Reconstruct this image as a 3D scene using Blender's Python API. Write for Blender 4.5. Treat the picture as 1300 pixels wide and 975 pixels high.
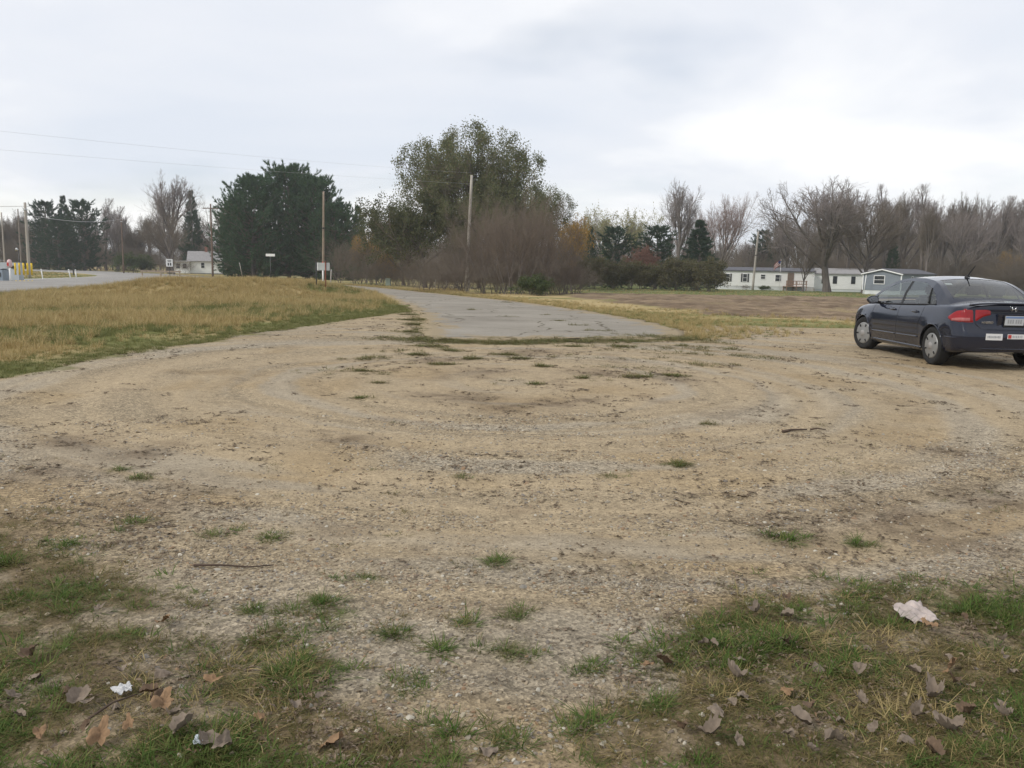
import bpy, bmesh, math, random
import numpy as np
from mathutils import Vector, Matrix, Euler

for _o in list(bpy.data.objects):
    bpy.data.objects.remove(_o)
S = bpy.context.scene
C = S.collection
R = math.radians

# ------------------------------------------------------------------ camera
CAM_H = 1.47
cd = bpy.data.cameras.new('camera')
cam = bpy.data.objects.new('camera', cd)
C.objects.link(cam)
cd.sensor_width = 36.0
cd.lens = 1060.0 / 1300.0 * 36.0
cd.clip_start = 0.05
cd.clip_end = 4000.0
cam.location = (0, 0, CAM_H)
cam.rotation_euler = (Matrix.Rotation(R(90 - 8.03), 3, 'X') @ Matrix.Rotation(R(1.0), 3, 'Z')).to_euler()
S.camera = cam

# ------------------------------------------------------------------ sky, sun, exposure
SUN_EL, SUN_AZ = 40.0, 238.0          # azimuth clockwise from +Y (behind the camera, to the left)
w = bpy.data.worlds.new('World')
S.world = w
w.use_nodes = True
nt = w.node_tree
nt.nodes.clear()
def N(t, tree=None, **kw):
    n = (tree or nt).nodes.new(t)
    for k, v in kw.items():
        setattr(n, k, v)
    return n
out = N('ShaderNodeOutputWorld')
bg = N('ShaderNodeBackground')
bg.inputs['Strength'].default_value = 0.1
sky = N('ShaderNodeTexSky', sky_type='NISHITA', sun_disc=False)
sky.sun_elevation = R(SUN_EL)
sky.sun_rotation = R(SUN_AZ)
sky.dust_density = 0.6
tc = N('ShaderNodeTexCoord')
sep = N('ShaderNodeSeparateXYZ')
nt.links.new(tc.outputs['Generated'], sep.inputs[0])
mz = N('ShaderNodeMath', operation='ADD'); mz.inputs[1].default_value = 0.22
mzz = N('ShaderNodeMath', operation='MAXIMUM'); mzz.inputs[1].default_value = 0.12
nt.links.new(sep.outputs['Z'], mz.inputs[0]); nt.links.new(mz.outputs[0], mzz.inputs[0])
dv = N('ShaderNodeVectorMath', operation='DIVIDE')
cmb = N('ShaderNodeCombineXYZ')
for i in range(3):
    nt.links.new(mzz.outputs[0], cmb.inputs[i])
nt.links.new(tc.outputs['Generated'], dv.inputs[0]); nt.links.new(cmb.outputs[0], dv.inputs[1])
mp = N('ShaderNodeMapping')
mp.inputs['Location'].default_value = (12.0, 3.0, 4.0)
mp.inputs['Scale'].default_value = (0.8, 0.95, 0.25)
nt.links.new(dv.outputs[0], mp.inputs[0])
nz = N('ShaderNodeTexNoise'); nz.inputs['Scale'].default_value = 1.0
nz.inputs['Detail'].default_value = 6.0; nz.inputs['Roughness'].default_value = 0.48; nz.inputs['Distortion'].default_value = 0.25
nt.links.new(mp.outputs[0], nz.inputs['Vector'])
cr = N('ShaderNodeValToRGB')
cr.color_ramp.elements[0].position = 0.35; cr.color_ramp.elements[0].color = (0.75, 0.795, 0.875, 1)
cr.color_ramp.elements[1].position = 0.65; cr.color_ramp.elements[1].color = (1.04, 1.035, 1.03, 1)
e = cr.color_ramp.elements.new(0.5); e.color = (0.83, 0.855, 0.91, 1)
nt.links.new(nz.outputs['Fac'], cr.inputs[0])
sc10 = N('ShaderNodeVectorMath', operation='SCALE'); sc10.inputs['Scale'].default_value = 10.0
nt.links.new(cr.outputs[0], sc10.inputs[0])
# thin gaps in the cloud sheet where the blue shows faintly
nz2 = N('ShaderNodeTexNoise'); nz2.inputs['Scale'].default_value = 0.9; nz2.inputs['Detail'].default_value = 4.0
mp2 = N('ShaderNodeMapping'); mp2.inputs['Location'].default_value = (15.0, 1.0, 9.0)
nt.links.new(dv.outputs[0], mp2.inputs[0]); nt.links.new(mp2.outputs[0], nz2.inputs['Vector'])
cr2 = N('ShaderNodeValToRGB')
cr2.color_ramp.elements[0].position = 0.58; cr2.color_ramp.elements[0].color = (0.93, 0.93, 0.93, 1)
cr2.color_ramp.elements[1].position = 0.72; cr2.color_ramp.elements[1].color = (0.60, 0.60, 0.60, 1)
nt.links.new(nz2.outputs['Fac'], cr2.inputs[0])
skm = N('ShaderNodeMix', data_type='RGBA')
nt.links.new(cr2.outputs[0], skm.inputs['Factor'])
nt.links.new(sky.outputs[0], skm.inputs['A']); nt.links.new(sc10.outputs[0], skm.inputs['B'])
nt.links.new(skm.outputs['Result'], bg.inputs['Color'])
nt.links.new(bg.outputs[0], out.inputs[0])

sl = bpy.data.lights.new('sun', 'SUN')
sl.energy = 1.9
sl.angle = R(12)
sl.color = (1.0, 0.95, 0.86)
sun = bpy.data.objects.new('sun', sl)
C.objects.link(sun)
_a, _e = R(SUN_AZ), R(SUN_EL)
_sd = Vector((math.sin(_a) * math.cos(_e), math.cos(_a) * math.cos(_e), math.sin(_e)))
sun.rotation_euler = _sd.to_track_quat('Z', 'Y').to_euler()
sun.location = (-20, -30, 40)
S.view_settings.view_transform = 'Standard'
S.view_settings.look = 'None'
S.view_settings.exposure = 0.12
S.view_settings.gamma = 1.0
S.view_settings.use_curve_mapping = False
S.cycles.max_bounces = 6
S.cycles.transparent_max_bounces = 12
S.cycles.volume_bounces = 1

# ------------------------------------------------------------------ helpers
def link(o, parent=None):
    C.objects.link(o)
    if parent:
        o.parent = parent
    return o
def tag(o, label=None, cat=None, group=None, kind=None):
    if label: o['label'] = label
    if cat: o['category'] = cat
    if group: o['group'] = group
    if kind: o['kind'] = kind
    return o
def thing(name, label, cat, loc=(0, 0, 0), rz=0.0, group=None):
    o = bpy.data.objects.new(name, None)
    o.empty_display_size = 0.2
    C.objects.link(o)
    o.location = loc
    o.rotation_euler = (0, 0, rz)
    return tag(o, label, cat, group)
def mesh_np(name, V, F, mat=None, smooth=False):
    """V (n,3); F list of (m,k) int arrays with k 3 or 4"""
    if not isinstance(F, list):
        F = [F]
    F = [np.asarray(f, np.int64) for f in F if len(f)]
    me = bpy.data.meshes.new(name)
    V = np.asarray(V, np.float32)
    me.vertices.add(len(V))
    me.vertices.foreach_set('co', V.ravel())
    nl = sum(f.size for f in F)
    nf = sum(len(f) for f in F)
    me.loops.add(nl)
    me.polygons.add(nf)
    me.loops.foreach_set('vertex_index', np.concatenate([f.ravel() for f in F]).astype(np.int32))
    sizes = np.concatenate([np.full(len(f), f.shape[1]) for f in F])
    st = np.concatenate([[0], np.cumsum(sizes)[:-1]])
    me.polygons.foreach_set('loop_start', st.astype(np.int32))
    if smooth:
        me.polygons.foreach_set('use_smooth', np.ones(nf, bool))
    me.update(calc_edges=True)
    if mat:
        me.materials.append(mat)
    return me
def obj(name, me, parent=None, loc=None):
    o = bpy.data.objects.new(name, me)
    link(o, parent)
    if loc is not None:
        o.location = loc
    return o
def bm_obj(name, bm, mat, parent=None, smooth=False):
    me = bpy.data.meshes.new(name)
    if smooth:
        for f in bm.faces:
            f.smooth = True
    bm.to_mesh(me)
    bm.free()
    me.materials.append(mat)
    return obj(name, me, parent)
def bbox(bm, size, loc, rot=None):
    m = Matrix.Translation(loc)
    if rot is not None:
        m = m @ Euler(rot).to_matrix().to_4x4()
    m = m @ Matrix.Diagonal((*size, 1))
    bmesh.ops.create_cube(bm, size=1.0, matrix=m)
def box(name, size, loc, mat, parent=None, rot=None, bev=0.0):
    bm = bmesh.new()
    bbox(bm, size, (0, 0, 0))
    if bev:
        bmesh.ops.bevel(bm, geom=bm.edges[:], offset=bev, segments=2, affect='EDGES')
    o = bm_obj(name, bm, mat, parent)
    o.location = loc
    if rot is not None:
        o.rotation_euler = rot
    return o
def prism(name, prof, depth, mat, parent=None, loc=(0, 0, 0), rz=0.0):
    """profile in (x,z), extruded along +y by depth"""
    n = len(prof)
    V = [(x, 0, z) for x, z in prof] + [(x, depth, z) for x, z in prof]
    bm = bmesh.new()
    vs = [bm.verts.new(v) for v in V]
    bm.faces.new(vs[:n]); bm.faces.new(vs[n:][::-1])
    for i in range(n):
        j = (i + 1) % n
        bm.faces.new((vs[i], vs[i + n], vs[j + n], vs[j]))
    bmesh.ops.recalc_face_normals(bm, faces=bm.faces[:])
    o = bm_obj(name, bm, mat, parent)
    o.location = loc
    o.rotation_euler = (0, 0, rz)
    return o
def tubes(P, Rd, sides):
    """P (n,k,3) polylines, Rd (n,k) radii -> V, F"""
    n, k, _ = P.shape
    d = P[:, -1] - P[:, 0]
    d /= np.linalg.norm(d, axis=1, keepdims=True) + 1e-9
    a = np.where(np.abs(d[:, 2:3]) > 0.9, np.array([[1.0, 0, 0]]), np.array([[0, 0, 1.0]]))
    u = np.cross(d, a); u /= np.linalg.norm(u, axis=1, keepdims=True) + 1e-9
    v = np.cross(d, u)
    an = np.arange(sides) * 2 * np.pi / sides
    ring = np.cos(an)[None, :, None] * u[:, None] + np.sin(an)[None, :, None] * v[:, None]      # n,s,3
    V = P[:, :, None, :] + Rd[:, :, None, None] * ring[:, None]
    idx = np.arange(n * k * sides).reshape(n, k, sides)
    a0 = idx[:, :-1]; b0 = idx[:, 1:]
    a1 = np.roll(a0, -1, axis=2); b1 = np.roll(b0, -1, axis=2)
    F = np.stack([a0, a1, b1, b0], -1).reshape(-1, 4)
    return V.reshape(-1, 3), F
def join_np(parts):
    Vs, Fs, off = [], [], 0
    for V, F in parts:
        Vs.append(V)
        for f in (F if isinstance(F, list) else [F]):
            Fs.append(np.asarray(f) + off)
        off += len(V)
    return np.concatenate(Vs), Fs
def tube_obj(name, pts, rad, mat, parent=None, sides=8, smooth=True, cap=True):
    P = np.array(pts, float)[None]
    rd = np.array(rad, float) if np.ndim(rad) else np.full(len(pts), float(rad))
    V, F = tubes(P, rd[None], sides)
    Fs = [F]
    if cap:
        k = len(pts)
        for base, rev in ((0, True), ((k - 1) * sides, False)):
            c = list(range(base, base + sides))
            c = c[::-1] if rev else c
            V = np.vstack([V, V[base:base + sides].mean(0)[None]])
            ci = len(V) - 1
            Fs.append(np.array([[c[i], c[(i + 1) % sides], ci] for i in range(sides)]))
    return obj(name, mesh_np(name, V, Fs, mat, smooth), parent)
def lathe(name, prof, mat, parent=None, seg=28, smooth=True, axis='x'):
    """profile [(r, a)] turned round the local x axis"""
    pr = np.array(prof, float)
    an = np.arange(seg) * 2 * np.pi / seg
    V = np.stack([np.repeat(pr[:, 1][:, None], seg, 1), pr[:, 0][:, None] * np.cos(an), pr[:, 0][:, None] * np.sin(an)], -1)
    k = len(pr)
    idx = np.arange(k * seg).reshape(k, seg)
    F = np.stack([idx[:-1], np.roll(idx[:-1], -1, 1), np.roll(idx[1:], -1, 1), idx[1:]], -1).reshape(-1, 4)
    return obj(name, mesh_np(name, V.reshape(-1, 3), F, mat, smooth), parent)

def ss(a, b, x):
    t = np.clip((np.asarray(x, float) - a) / (b - a), 0, 1)
    return t * t * (3 - 2 * t)
def vnoise(x, y, seed=0):
    x = np.asarray(x, float); y = np.asarray(y, float)
    ix = np.floor(x).astype(np.int64); iy = np.floor(y).astype(np.int64)
    fx = x - ix; fy = y - iy
    fx = fx * fx * (3 - 2 * fx); fy = fy * fy * (3 - 2 * fy)
    def h(a, b):
        n = (a * 374761393 + b * 668265263 + seed * 974634777) & 0xffffffff
        n = ((n ^ (n >> 13)) * 1274126177) & 0xffffffff
        n = ((n ^ (n >> 16)) * 2246822519) & 0xffffffff
        return ((n ^ (n >> 15)) & 0xffff) / 65535.0
    a, b, c, d = h(ix, iy), h(ix + 1, iy), h(ix, iy + 1), h(ix + 1, iy + 1)
    return (a * (1 - fx) + b * fx) * (1 - fy) + (c * (1 - fx) + d * fx) * fy
def fbm(x, y, seed=0, oct=4, g=0.5):
    s = 0; a = 1; t = 0
    for i in range(oct):
        s = s + a * vnoise(x * 2 ** i + 17.3 * i, y * 2 ** i + 9.1 * i, seed + i)
        t += a; a *= g
    return s / t
def in_poly(x, y, poly):
    x = np.asarray(x, float); y = np.asarray(y, float)
    r = np.zeros(x.shape, bool)
    n = len(poly)
    for i in range(n):
        x0, y0 = poly[i]; x1, y1 = poly[(i + 1) % n]
        c = ((y0 > y) != (y1 > y)) & (x < (x1 - x0) * (y - y0) / (y1 - y0 + 1e-12) + x0)
        r ^= c
    return r
def poly_dist(x, y, poly, closed=True):
    x = np.asarray(x, float); y = np.asarray(y, float)
    best = np.full(x.shape, 1e9)
    n = len(poly)
    for i in range(n if closed else n - 1):
        a = np.array(poly[i], float); b = np.array(poly[(i + 1) % n], float)
        v = b - a
        t = np.clip(((x - a[0]) * v[0] + (y - a[1]) * v[1]) / (v @ v + 1e-12), 0, 1)
        best = np.minimum(best, np.hypot(x - a[0] - t * v[0], y - a[1] - t * v[1]))
    return best
def sdf(x, y, poly):
    d = poly_dist(x, y, poly)
    return np.where(in_poly(x, y, poly), -d, d)
def smooth_poly(pts, it=2, closed=False):
    p = np.array(pts, float)
    for _ in range(it):
        if closed:
            q = np.roll(p, -1, 0)
            p = np.stack([p * .75 + q * .25, p * .25 + q * .75], 1).reshape(-1, 2)
        else:
            q = np.stack([p[:-1] * .75 + p[1:] * .25, p[:-1] * .25 + p[1:] * .75], 1).reshape(-1, 2)
            p = np.vstack([p[:1], q, p[-1:]])
    return p

# ------------------------------------------------------------------ materials
MATS = {}
def new_mat(name):
    m = bpy.data.materials.new(name)
    m.use_nodes = True
    t = m.node_tree
    return m, t, t.nodes['Principled BSDF']
def mat(name, col, rough=0.8, var=0.15, scale=3.0, spec=0.3, metal=0.0, coat=0.0, bump=0.0, detail=5.0, stretch=(1, 1, 1)):
    if name in MATS:
        return MATS[name]
    m, t, p = new_mat(name)
    p.inputs['Roughness'].default_value = rough
    p.inputs['Specular IOR Level'].default_value = spec
    p.inputs['Metallic'].default_value = metal
    p.inputs['Coat Weight'].default_value = coat
    p.inputs['Coat Roughness'].default_value = 0.04
    if var > 0:
        tcn = N('ShaderNodeTexCoord', t)
        mpn = N('ShaderNodeMapping', t); mpn.inputs['Scale'].default_value = stretch
        nn = N('ShaderNodeTexNoise', t); nn.inputs['Scale'].default_value = scale; nn.inputs['Detail'].default_value = detail
        t.links.new(tcn.outputs['Object'], mpn.inputs[0]); t.links.new(mpn.outputs[0], nn.inputs['Vector'])
        r = N('ShaderNodeValToRGB', t)
        r.color_ramp.elements[0].position = 0.25; r.color_ramp.elements[1].position = 0.75
        r.color_ramp.elements[0].color = (*[c * (1 - var) for c in col], 1)
        r.color_ramp.elements[1].color = (*[min(1, c * (1 + var)) for c in col], 1)
        t.links.new(nn.outputs['Fac'], r.inputs[0]); t.links.new(r.outputs[0], p.inputs['Base Color'])
        if bump:
            b = N('ShaderNodeBump', t); b.inputs['Strength'].default_value = bump; b.inputs['Distance'].default_value = 0.02
            t.links.new(nn.outputs['Fac'], b.inputs['Height']); t.links.new(b.outputs[0], p.inputs['Normal'])
    else:
        p.inputs['Base Color'].default_value = (*col, 1)
    MATS[name] = m
    return m
def mat_leaf(name, cols, trans=0.3, rough=0.7, inst=False):
    """foliage: every leaf takes its own tone between the given colours"""
    if name in MATS:
        return MATS[name]
    m, t, p = new_mat(name)
    g = N('ShaderNodeNewGeometry', t)
    oi = N('ShaderNodeObjectInfo', t)
    ad = N('ShaderNodeMath', t, operation='MULTIPLY_ADD')
    ad.inputs[1].default_value = 0.65 if inst else 0.9
    t.links.new(g.outputs['Random Per Island'], ad.inputs[0])
    ml = N('ShaderNodeMath', t, operation='MULTIPLY'); ml.inputs[1].default_value = 0.35 if inst else 0.1
    t.links.new(oi.outputs['Random'], ml.inputs[0]); t.links.new(ml.outputs[0], ad.inputs[2])
    r = N('ShaderNodeValToRGB', t)
    els = r.color_ramp.elements
    els[0].color = (*cols[0], 1); els[1].color = (*cols[-1], 1)
    for i, c in enumerate(cols[1:-1]):
        el = els.new((i + 1) / (len(cols) - 1)); el.color = (*c, 1)
    t.links.new(ad.outputs[0], r.inputs[0])
    t.links.new(r.outputs[0], p.inputs['Base Color'])
    p.inputs['Roughness'].default_value = rough
    p.inputs['Specular IOR Level'].default_value = 0.2
    if trans:
        tr = N('ShaderNodeBsdfTranslucent', t)
        t.links.new(r.outputs[0], tr.inputs[0])
        mx = N('ShaderNodeMixShader', t); mx.inputs[0].default_value = trans
        o = t.nodes['Material Output']
        t.links.new(p.outputs[0], mx.inputs[1]); t.links.new(tr.outputs[0], mx.inputs[2])
        t.links.new(mx.outputs[0], o.inputs[0])
    MATS[name] = m
    return m

# ------------------------------------------------------------------ stuff scattered by geometry nodes
def scatter(name, P, rot, scl, idx, protos, label):
    me = bpy.data.meshes.new(name)
    n = len(P)
    me.vertices.add(n)
    me.vertices.foreach_set('co', np.asarray(P, np.float32).ravel())
    a = me.attributes.new('rot', 'FLOAT_VECTOR', 'POINT'); a.data.foreach_set('vector', np.asarray(rot, np.float32).ravel())
    a = me.attributes.new('scl', 'FLOAT_VECTOR', 'POINT'); a.data.foreach_set('vector', np.asarray(scl, np.float32).ravel())
    a = me.attributes.new('idx', 'INT', 'POINT'); a.data.foreach_set('value', np.asarray(idx, np.int32))
    col = bpy.data.collections.new(name + '_kinds')
    for i, pm in enumerate(protos):
        col.objects.link(bpy.data.objects.new('%s_kind_%02d' % (name, i), pm))
    ng = bpy.data.node_groups.new(name, 'GeometryNodeTree')
    ng.interface.new_socket('Geometry', in_out='INPUT', socket_type='NodeSocketGeometry')
    ng.interface.new_socket('Geometry', in_out='OUTPUT', socket_type='NodeSocketGeometry')
    gi = ng.nodes.new('NodeGroupInput'); go = ng.nodes.new('NodeGroupOutput')
    ci = ng.nodes.new('GeometryNodeCollectionInfo')
    ci.inputs['Collection'].default_value = col
    ci.inputs['Separate Children'].default_value = True
    ci.inputs['Reset Children'].default_value = True
    ip = ng.nodes.new('GeometryNodeInstanceOnPoints')
    ip.inputs['Pick Instance'].default_value = True
    def attr(nm, ty):
        x = ng.nodes.new('GeometryNodeInputNamedAttribute'); x.data_type = ty; x.inputs['Name'].default_value = nm
        return x.outputs['Attribute']
    L = ng.links.new
    L(gi.outputs[0], ip.inputs['Points']); L(ci.outputs[0], ip.inputs['Instance'])
    L(attr('idx', 'INT'), ip.inputs['Instance Index'])
    L(attr('rot', 'FLOAT_VECTOR'), ip.inputs['Rotation'])
    L(attr('scl', 'FLOAT_VECTOR'), ip.inputs['Scale'])
    L(ip.outputs[0], go.inputs[0])
    o = obj(name, me)
    md = o.modifiers.new('scatter', 'NODES'); md.node_group = ng
    tag(o, label, kind='stuff')
    return o
# ------------------------------------------------------------------ terrain
RID = np.array([(-15.5, 39.0), (-13.9, 42.0), (-11.8, 46.0)])
DRIVE_L = smooth_poly([(-1.74, 16.6), (-2.09, 20.5), (-2.76, 25.2), (-4.2, 33.7), (-7.0, 46), (-10.8, 58), (-16.5, 74), (-25, 92), (-34, 106)])
DRIVE_R = smooth_poly([(3.1, 17.9), (3.85, 18.9), (4.2, 20.6), (4.14, 23.3), (3.1, 30.2), (0.32, 41.9), (-4.0, 53.5), (-9.5, 69), (-15.5, 83), (-25, 99), (-37, 116)])
DRIVE = list(map(tuple, DRIVE_L)) + list(map(tuple, DRIVE_R[::-1]))
ROAD_C = smooth_poly([(-27, -30), (-27.5, 0), (-28.5, 25), (-30.3, 45), (-33.0, 65), (-36.5, 85), (-43, 105), (-57, 128), (-82, 153), (-120, 178), (-170, 205)])
LOT = [(-12, 1), (-10.5, 6), (-6.4, 9.2), (-6.2, 12.5), (-5.8, 15.2), (-4.9, 20.6), (-4.15, 25.6), (-3.6, 28.7), (-3.9, 33.5), (-0.5, 30),
       (4.1, 21.5), (5.5, 23.2), (9.6, 23.6), (14, 22.5), (22, 19), (26, 10), (26, -4), (-12, -4)]
FIELD = [(3.0, 66.8), (14, 69.5), (32, 75), (60, 82), (95, 60), (95, 10), (40, 19), (26, 25), (11.5, 27.5), (8.0, 30), (5.6, 42), (4.0, 54)]
GR_L = [(-3.08, 4.88), (-2.41, 4.2), (-1.83, 3.67), (-1.41, 3.18), (-0.96, 3.07), (-0.66, 2.77), (-0.36, 2.46), (-0.22, 2.3), (-0.2, 0), (-9, 0), (-9, 3.0)]
GR_R = [(0.40, 2.31), (0.46, 2.7), (0.77, 3.28), (1.02, 3.62), (1.21, 3.54), (1.32, 3.25), (1.64, 3.57), (2.51, 3.89), (6, 4.3), (9, 3), (9, 0), (0.4, 0)]
def ribbon_dist(x, y, line):
    return poly_dist(x, y, list(map(tuple, line)), closed=False)
def gz(x, y):
    x = np.asarray(x, float); y = np.asarray(y, float)
    d = np.hypot(x, y); az = np.degrees(np.arctan2(x, np.maximum(y, 1e-3)))
    s = .0045 + (.0125 - .0045) * ss(-32, -2, az)
    q = np.clip(d, 0, 240)
    drop = s * (np.sqrt((q - 20) ** 2 + 36) + (q - 20)) / 2
    return -drop * ss(-5, 5, y) + 0.70 * np.exp(-(poly_dist(x, y, RID, closed=False) / 3.6) ** 2)
def hgt(x, y):
    x = np.asarray(x, float); y = np.asarray(y, float)
    z = gz(x, y)
    lot = ss(0.4, -0.4, sdf(x, y, LOT))
    fld = ss(0.6, -0.6, sdf(x, y, FIELD))
    far = ss(150, 60, np.hypot(x, y))
    m = lot * (0.035 * (fbm(x * .55, y * .55, 3, 3) - .5) + 0.020 * (fbm(x * 3, y * 3, 5, 4) - .5))
    rr = np.hypot(x, y - 10.8)
    m = m + lot * (0.02 * (fbm(rr * 2.3, x * .35, 31, 3) - .5) + .022 * (fbm(rr * 6.0, x * .22 + y * .03, 83, 2) - .5)) * ss(20, 10, rr)
    m = m + (1 - lot) * (1 - fld) * far * (0.16 * (fbm(x * .45, y * .45, 9, 3) - .5))
    m = m + fld * far * (0.07 * np.sin(2 * np.pi * (y - 0.12 * x + 1.2 * fbm(x * .1, y * .1, 7, 2)) / 1.5) + 0.30 * (fbm(x * 1.3, y * 1.3, 8, 4) - .5))
    k = ss(0.2, 1.6, np.maximum(0, sdf(x, y, DRIVE))) * ss(6.6, 8.5, ribbon_dist(x, y, ROAD_C))
    return z + m * k - 0.02 * (1 - k)
def near_veg(x, y):
    """0..1 how grassy the foreground is"""
    n = fbm(x * 1.7, y * 1.7, 41, 4)
    n2 = fbm(x * 5.5, y * 5.5, 47, 3)
    a = ss(0.30, -0.42, np.minimum(sdf(x, y, GR_L), sdf(x, y, GR_R)) + (n - .5) * 1.0)
    return np.clip(a * (0.28 + 1.7 * ss(.34, .62, n2 * .6 + n * .4)), 0, 1)
TUFTS = [(-0.70,3.76,0.07),(-1.10,3.37,0.05),(-1.49,3.12,0.05),(-1.89,3.57,0.11),(-0.75,3.31,0.10),(-0.83,3.49,0.05),(-0.26,3.03,0.03),(0.03,3.35,0.04),(-0.18,3.28,0.04),(-0.06,4.02,0.06),(-0.49,3.18,0.05),(0.29,2.91,0.04),(0.02,3.04,0.06),(0.51,3.06,0.04),(-0.92,3.38,0.03),(-1.28,4.32,0.04),(-2.08,4.56,0.06),(-2.26,4.11,0.11),(-1.59,4.37,0.05),(-2.76,5.72,0.05),(-2.49,5.48,0.05),(1.93,4.46,0.06),(1.51,4.55,0.11),(-0.35,5.74,0.03),(0.74,5.83,0.03),(1.28,6.24,0.05),(0.0,2.42,0.05),(0.26,2.50,0.06),(-0.34,2.77,0.07),(1.23,3.51,0.07),(1.49,3.54,0.07),(1.03,3.30,0.15),(0.94,3.37,0.10),(0.91,3.08,0.12),(1.60,3.56,0.09),(1.64,3.41,0.07),(2.08,3.54,0.15),(0.51,2.65,0.06),(-2.10,3.40,0.08),(-1.85,2.97,0.13)]
WEEDS = [(-1.53,15.29,0.29),(-0.96,16.59,0.39),(-0.17,16.21,0.38),(0.79,17.14,0.40),(1.83,17.74,0.42),(2.98,18.64,0.53),(3.76,18.17,0.44),(-2.19,19.60,0.15),(-2.62,23.87,0.14),(-3.35,28.80,0.16),(-1.82,17.36,0.13),(-0.64,13.40,0.15),(-1.08,12.57,0.17),(-0.14,14.12,0.21),(0.47,12.48,0.12),(0.30,10.57,0.10),(1.74,11.47,0.18),(2.26,11.63,0.16),(0.12,13.54,0.15),(1.18,15.81,0.21),(2.10,15.97,0.21),(-2.10,11.62,0.11),(-1.69,10.46,0.08),(-1.59,13.87,0.16),(-1.04,14.49,0.16),(0.96,11.20,0.08),(1.90,7.88,0.05),(1.28,6.24,0.04),(-1.67,9.19,0.07),(-0.2,25.9,.22),(1.3,24.0,.2),(1.75,22.0,.25),(2.1,20.0,.28),(-.3,40.0,.4),(-1.5,30.5,.2),(1.05,27.5,.2),(3.4,18.5,.6),(-1.9,16.9,.3),(-2.3,19.0,.3),(-2.5,21.5,.3),(-2.9,23.5,.3),(-3.3,26.5,.3),(.3,16.6,.5),(1.4,17.1,.4),(2.5,17.6,.5)]
SOILS = [(0.85,9.30,0.22),(-0.53,9.33,0.46),(-0.94,9.44,0.3),(-0.08,8.67,0.4),(0.44,9.03,0.35),(3.64,6.92,0.22),(-1.4,6.9,0.25),(2.2,11.3,.4),(-0.4,11.8,.5),(1.2,11.9,.5),(-1.2,13.2,.5),(-2.9,6.3,.3),(-3.6,6.6,.35),(-2.2,5.0,.4),(-3.3,5.6,.4),(2.4,4.9,.5),(1.6,4.6,.3),(3.2,5.4,.4),(0.3,14.6,.6)]
def spots(x, y, L, k=1.0):
    s = np.zeros(np.shape(x))
    for a, b, r in L:
        m = (np.abs(x - a) < 4 * r) & (np.abs(y - b) < 4 * r)
        if np.any(m):
            s[m] = np.maximum(s[m], np.exp(-((x[m] - a) ** 2 + (y[m] - b) ** 2) / (k * r) ** 2))
    return s

def terrain_material():
    m, t, p = new_mat('terrain')
    L = t.links.new
    ca = N('ShaderNodeAttribute', t, attribute_name='Col')
    ma = N('ShaderNodeAttribute', t, attribute_name='Msk')
    sp = N('ShaderNodeSeparateColor', t); L(ma.outputs['Color'], sp.inputs[0])
    tcn = N('ShaderNodeTexCoord', t)
    def noise(sc, det=3, rough=.6):
        n = N('ShaderNodeTexNoise', t); n.inputs['Scale'].default_value = sc; n.inputs['Detail'].default_value = det; n.inputs['Roughness'].default_value = rough
        L(tcn.outputs['Object'], n.inputs['Vector']); return n.outputs['Fac']
    def voro(sc, outp='Color', feat='F1'):
        n = N('ShaderNodeTexVoronoi', t, feature=feat); n.inputs['Scale'].default_value = sc
        L(tcn.outputs['Object'], n.inputs['Vector']); return n.outputs[outp]
    def rng(sock, a, b, c, d):
        n = N('ShaderNodeMapRange', t); L(sock, n.inputs[0])
        for i, v in enumerate((a, b, c, d)): n.inputs[1 + i].default_value = v
        return n.outputs[0]
    def math_(op, a, b):
        n = N('ShaderNodeMath', t, operation=op)
        for i, v in enumerate((a, b)):
            if isinstance(v, (int, float)): n.inputs[i].default_value = v
            else: L(v, n.inputs[i])
        return n.outputs[0]
    # stones: each cell its own tone, in two sizes
    def tone(sc):
        c = N('ShaderNodeSeparateColor', t); L(voro(sc), c.inputs[0]); return c.outputs[0]
    st = math_('MULTIPLY', rng(tone(55), 0, 1, .55, 1.5), rng(tone(120), 0, 1, .72, 1.3))
    fine = math_('MULTIPLY', rng(noise(9, 5, .7), .25, .75, .80, 1.2), rng(noise(110, 2), .25, .75, .80, 1.22))
    mixg = N('ShaderNodeMix', t); L(sp.outputs[0], mixg.inputs[0])
    mixg.inputs[2].default_value = 1.0; L(st, mixg.inputs[3])
    mul = math_('MULTIPLY', mixg.outputs[0], fine)
    # sparse dark crumbs of soil and plant litter
    crumb = rng(noise(38, 2, .5), .635, .70, 1.0, .42)
    crumb2 = rng(noise(17, 3, .6), .66, .72, 1.0, .55)
    mul = math_('MULTIPLY', mul, math_('MULTIPLY', crumb, crumb2))
    vm = N('ShaderNodeVectorMath', t, operation='SCALE'); L(ca.outputs['Color'], vm.inputs[0]); L(mul, vm.inputs['Scale'])
    L(vm.outputs[0], p.inputs['Base Color'])
    p.inputs['Roughness'].default_value = 0.95
    p.inputs['Specular IOR Level'].default_value = 0.15
    hb = math_('ADD', math_('MULTIPLY', voro(55, 'Distance'), sp.outputs[0]), math_('MULTIPLY', noise(30, 4, .65), 1.2))
    b = N('ShaderNodeBump', t); b.inputs['Strength'].default_value = 0.6; b.inputs['Distance'].default_value = 0.012
    L(hb, b.inputs['Height']); L(b.outputs[0], p.inputs['Normal'])
    MATS['terrain'] = m
    return m
TERR = terrain_material()

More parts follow.
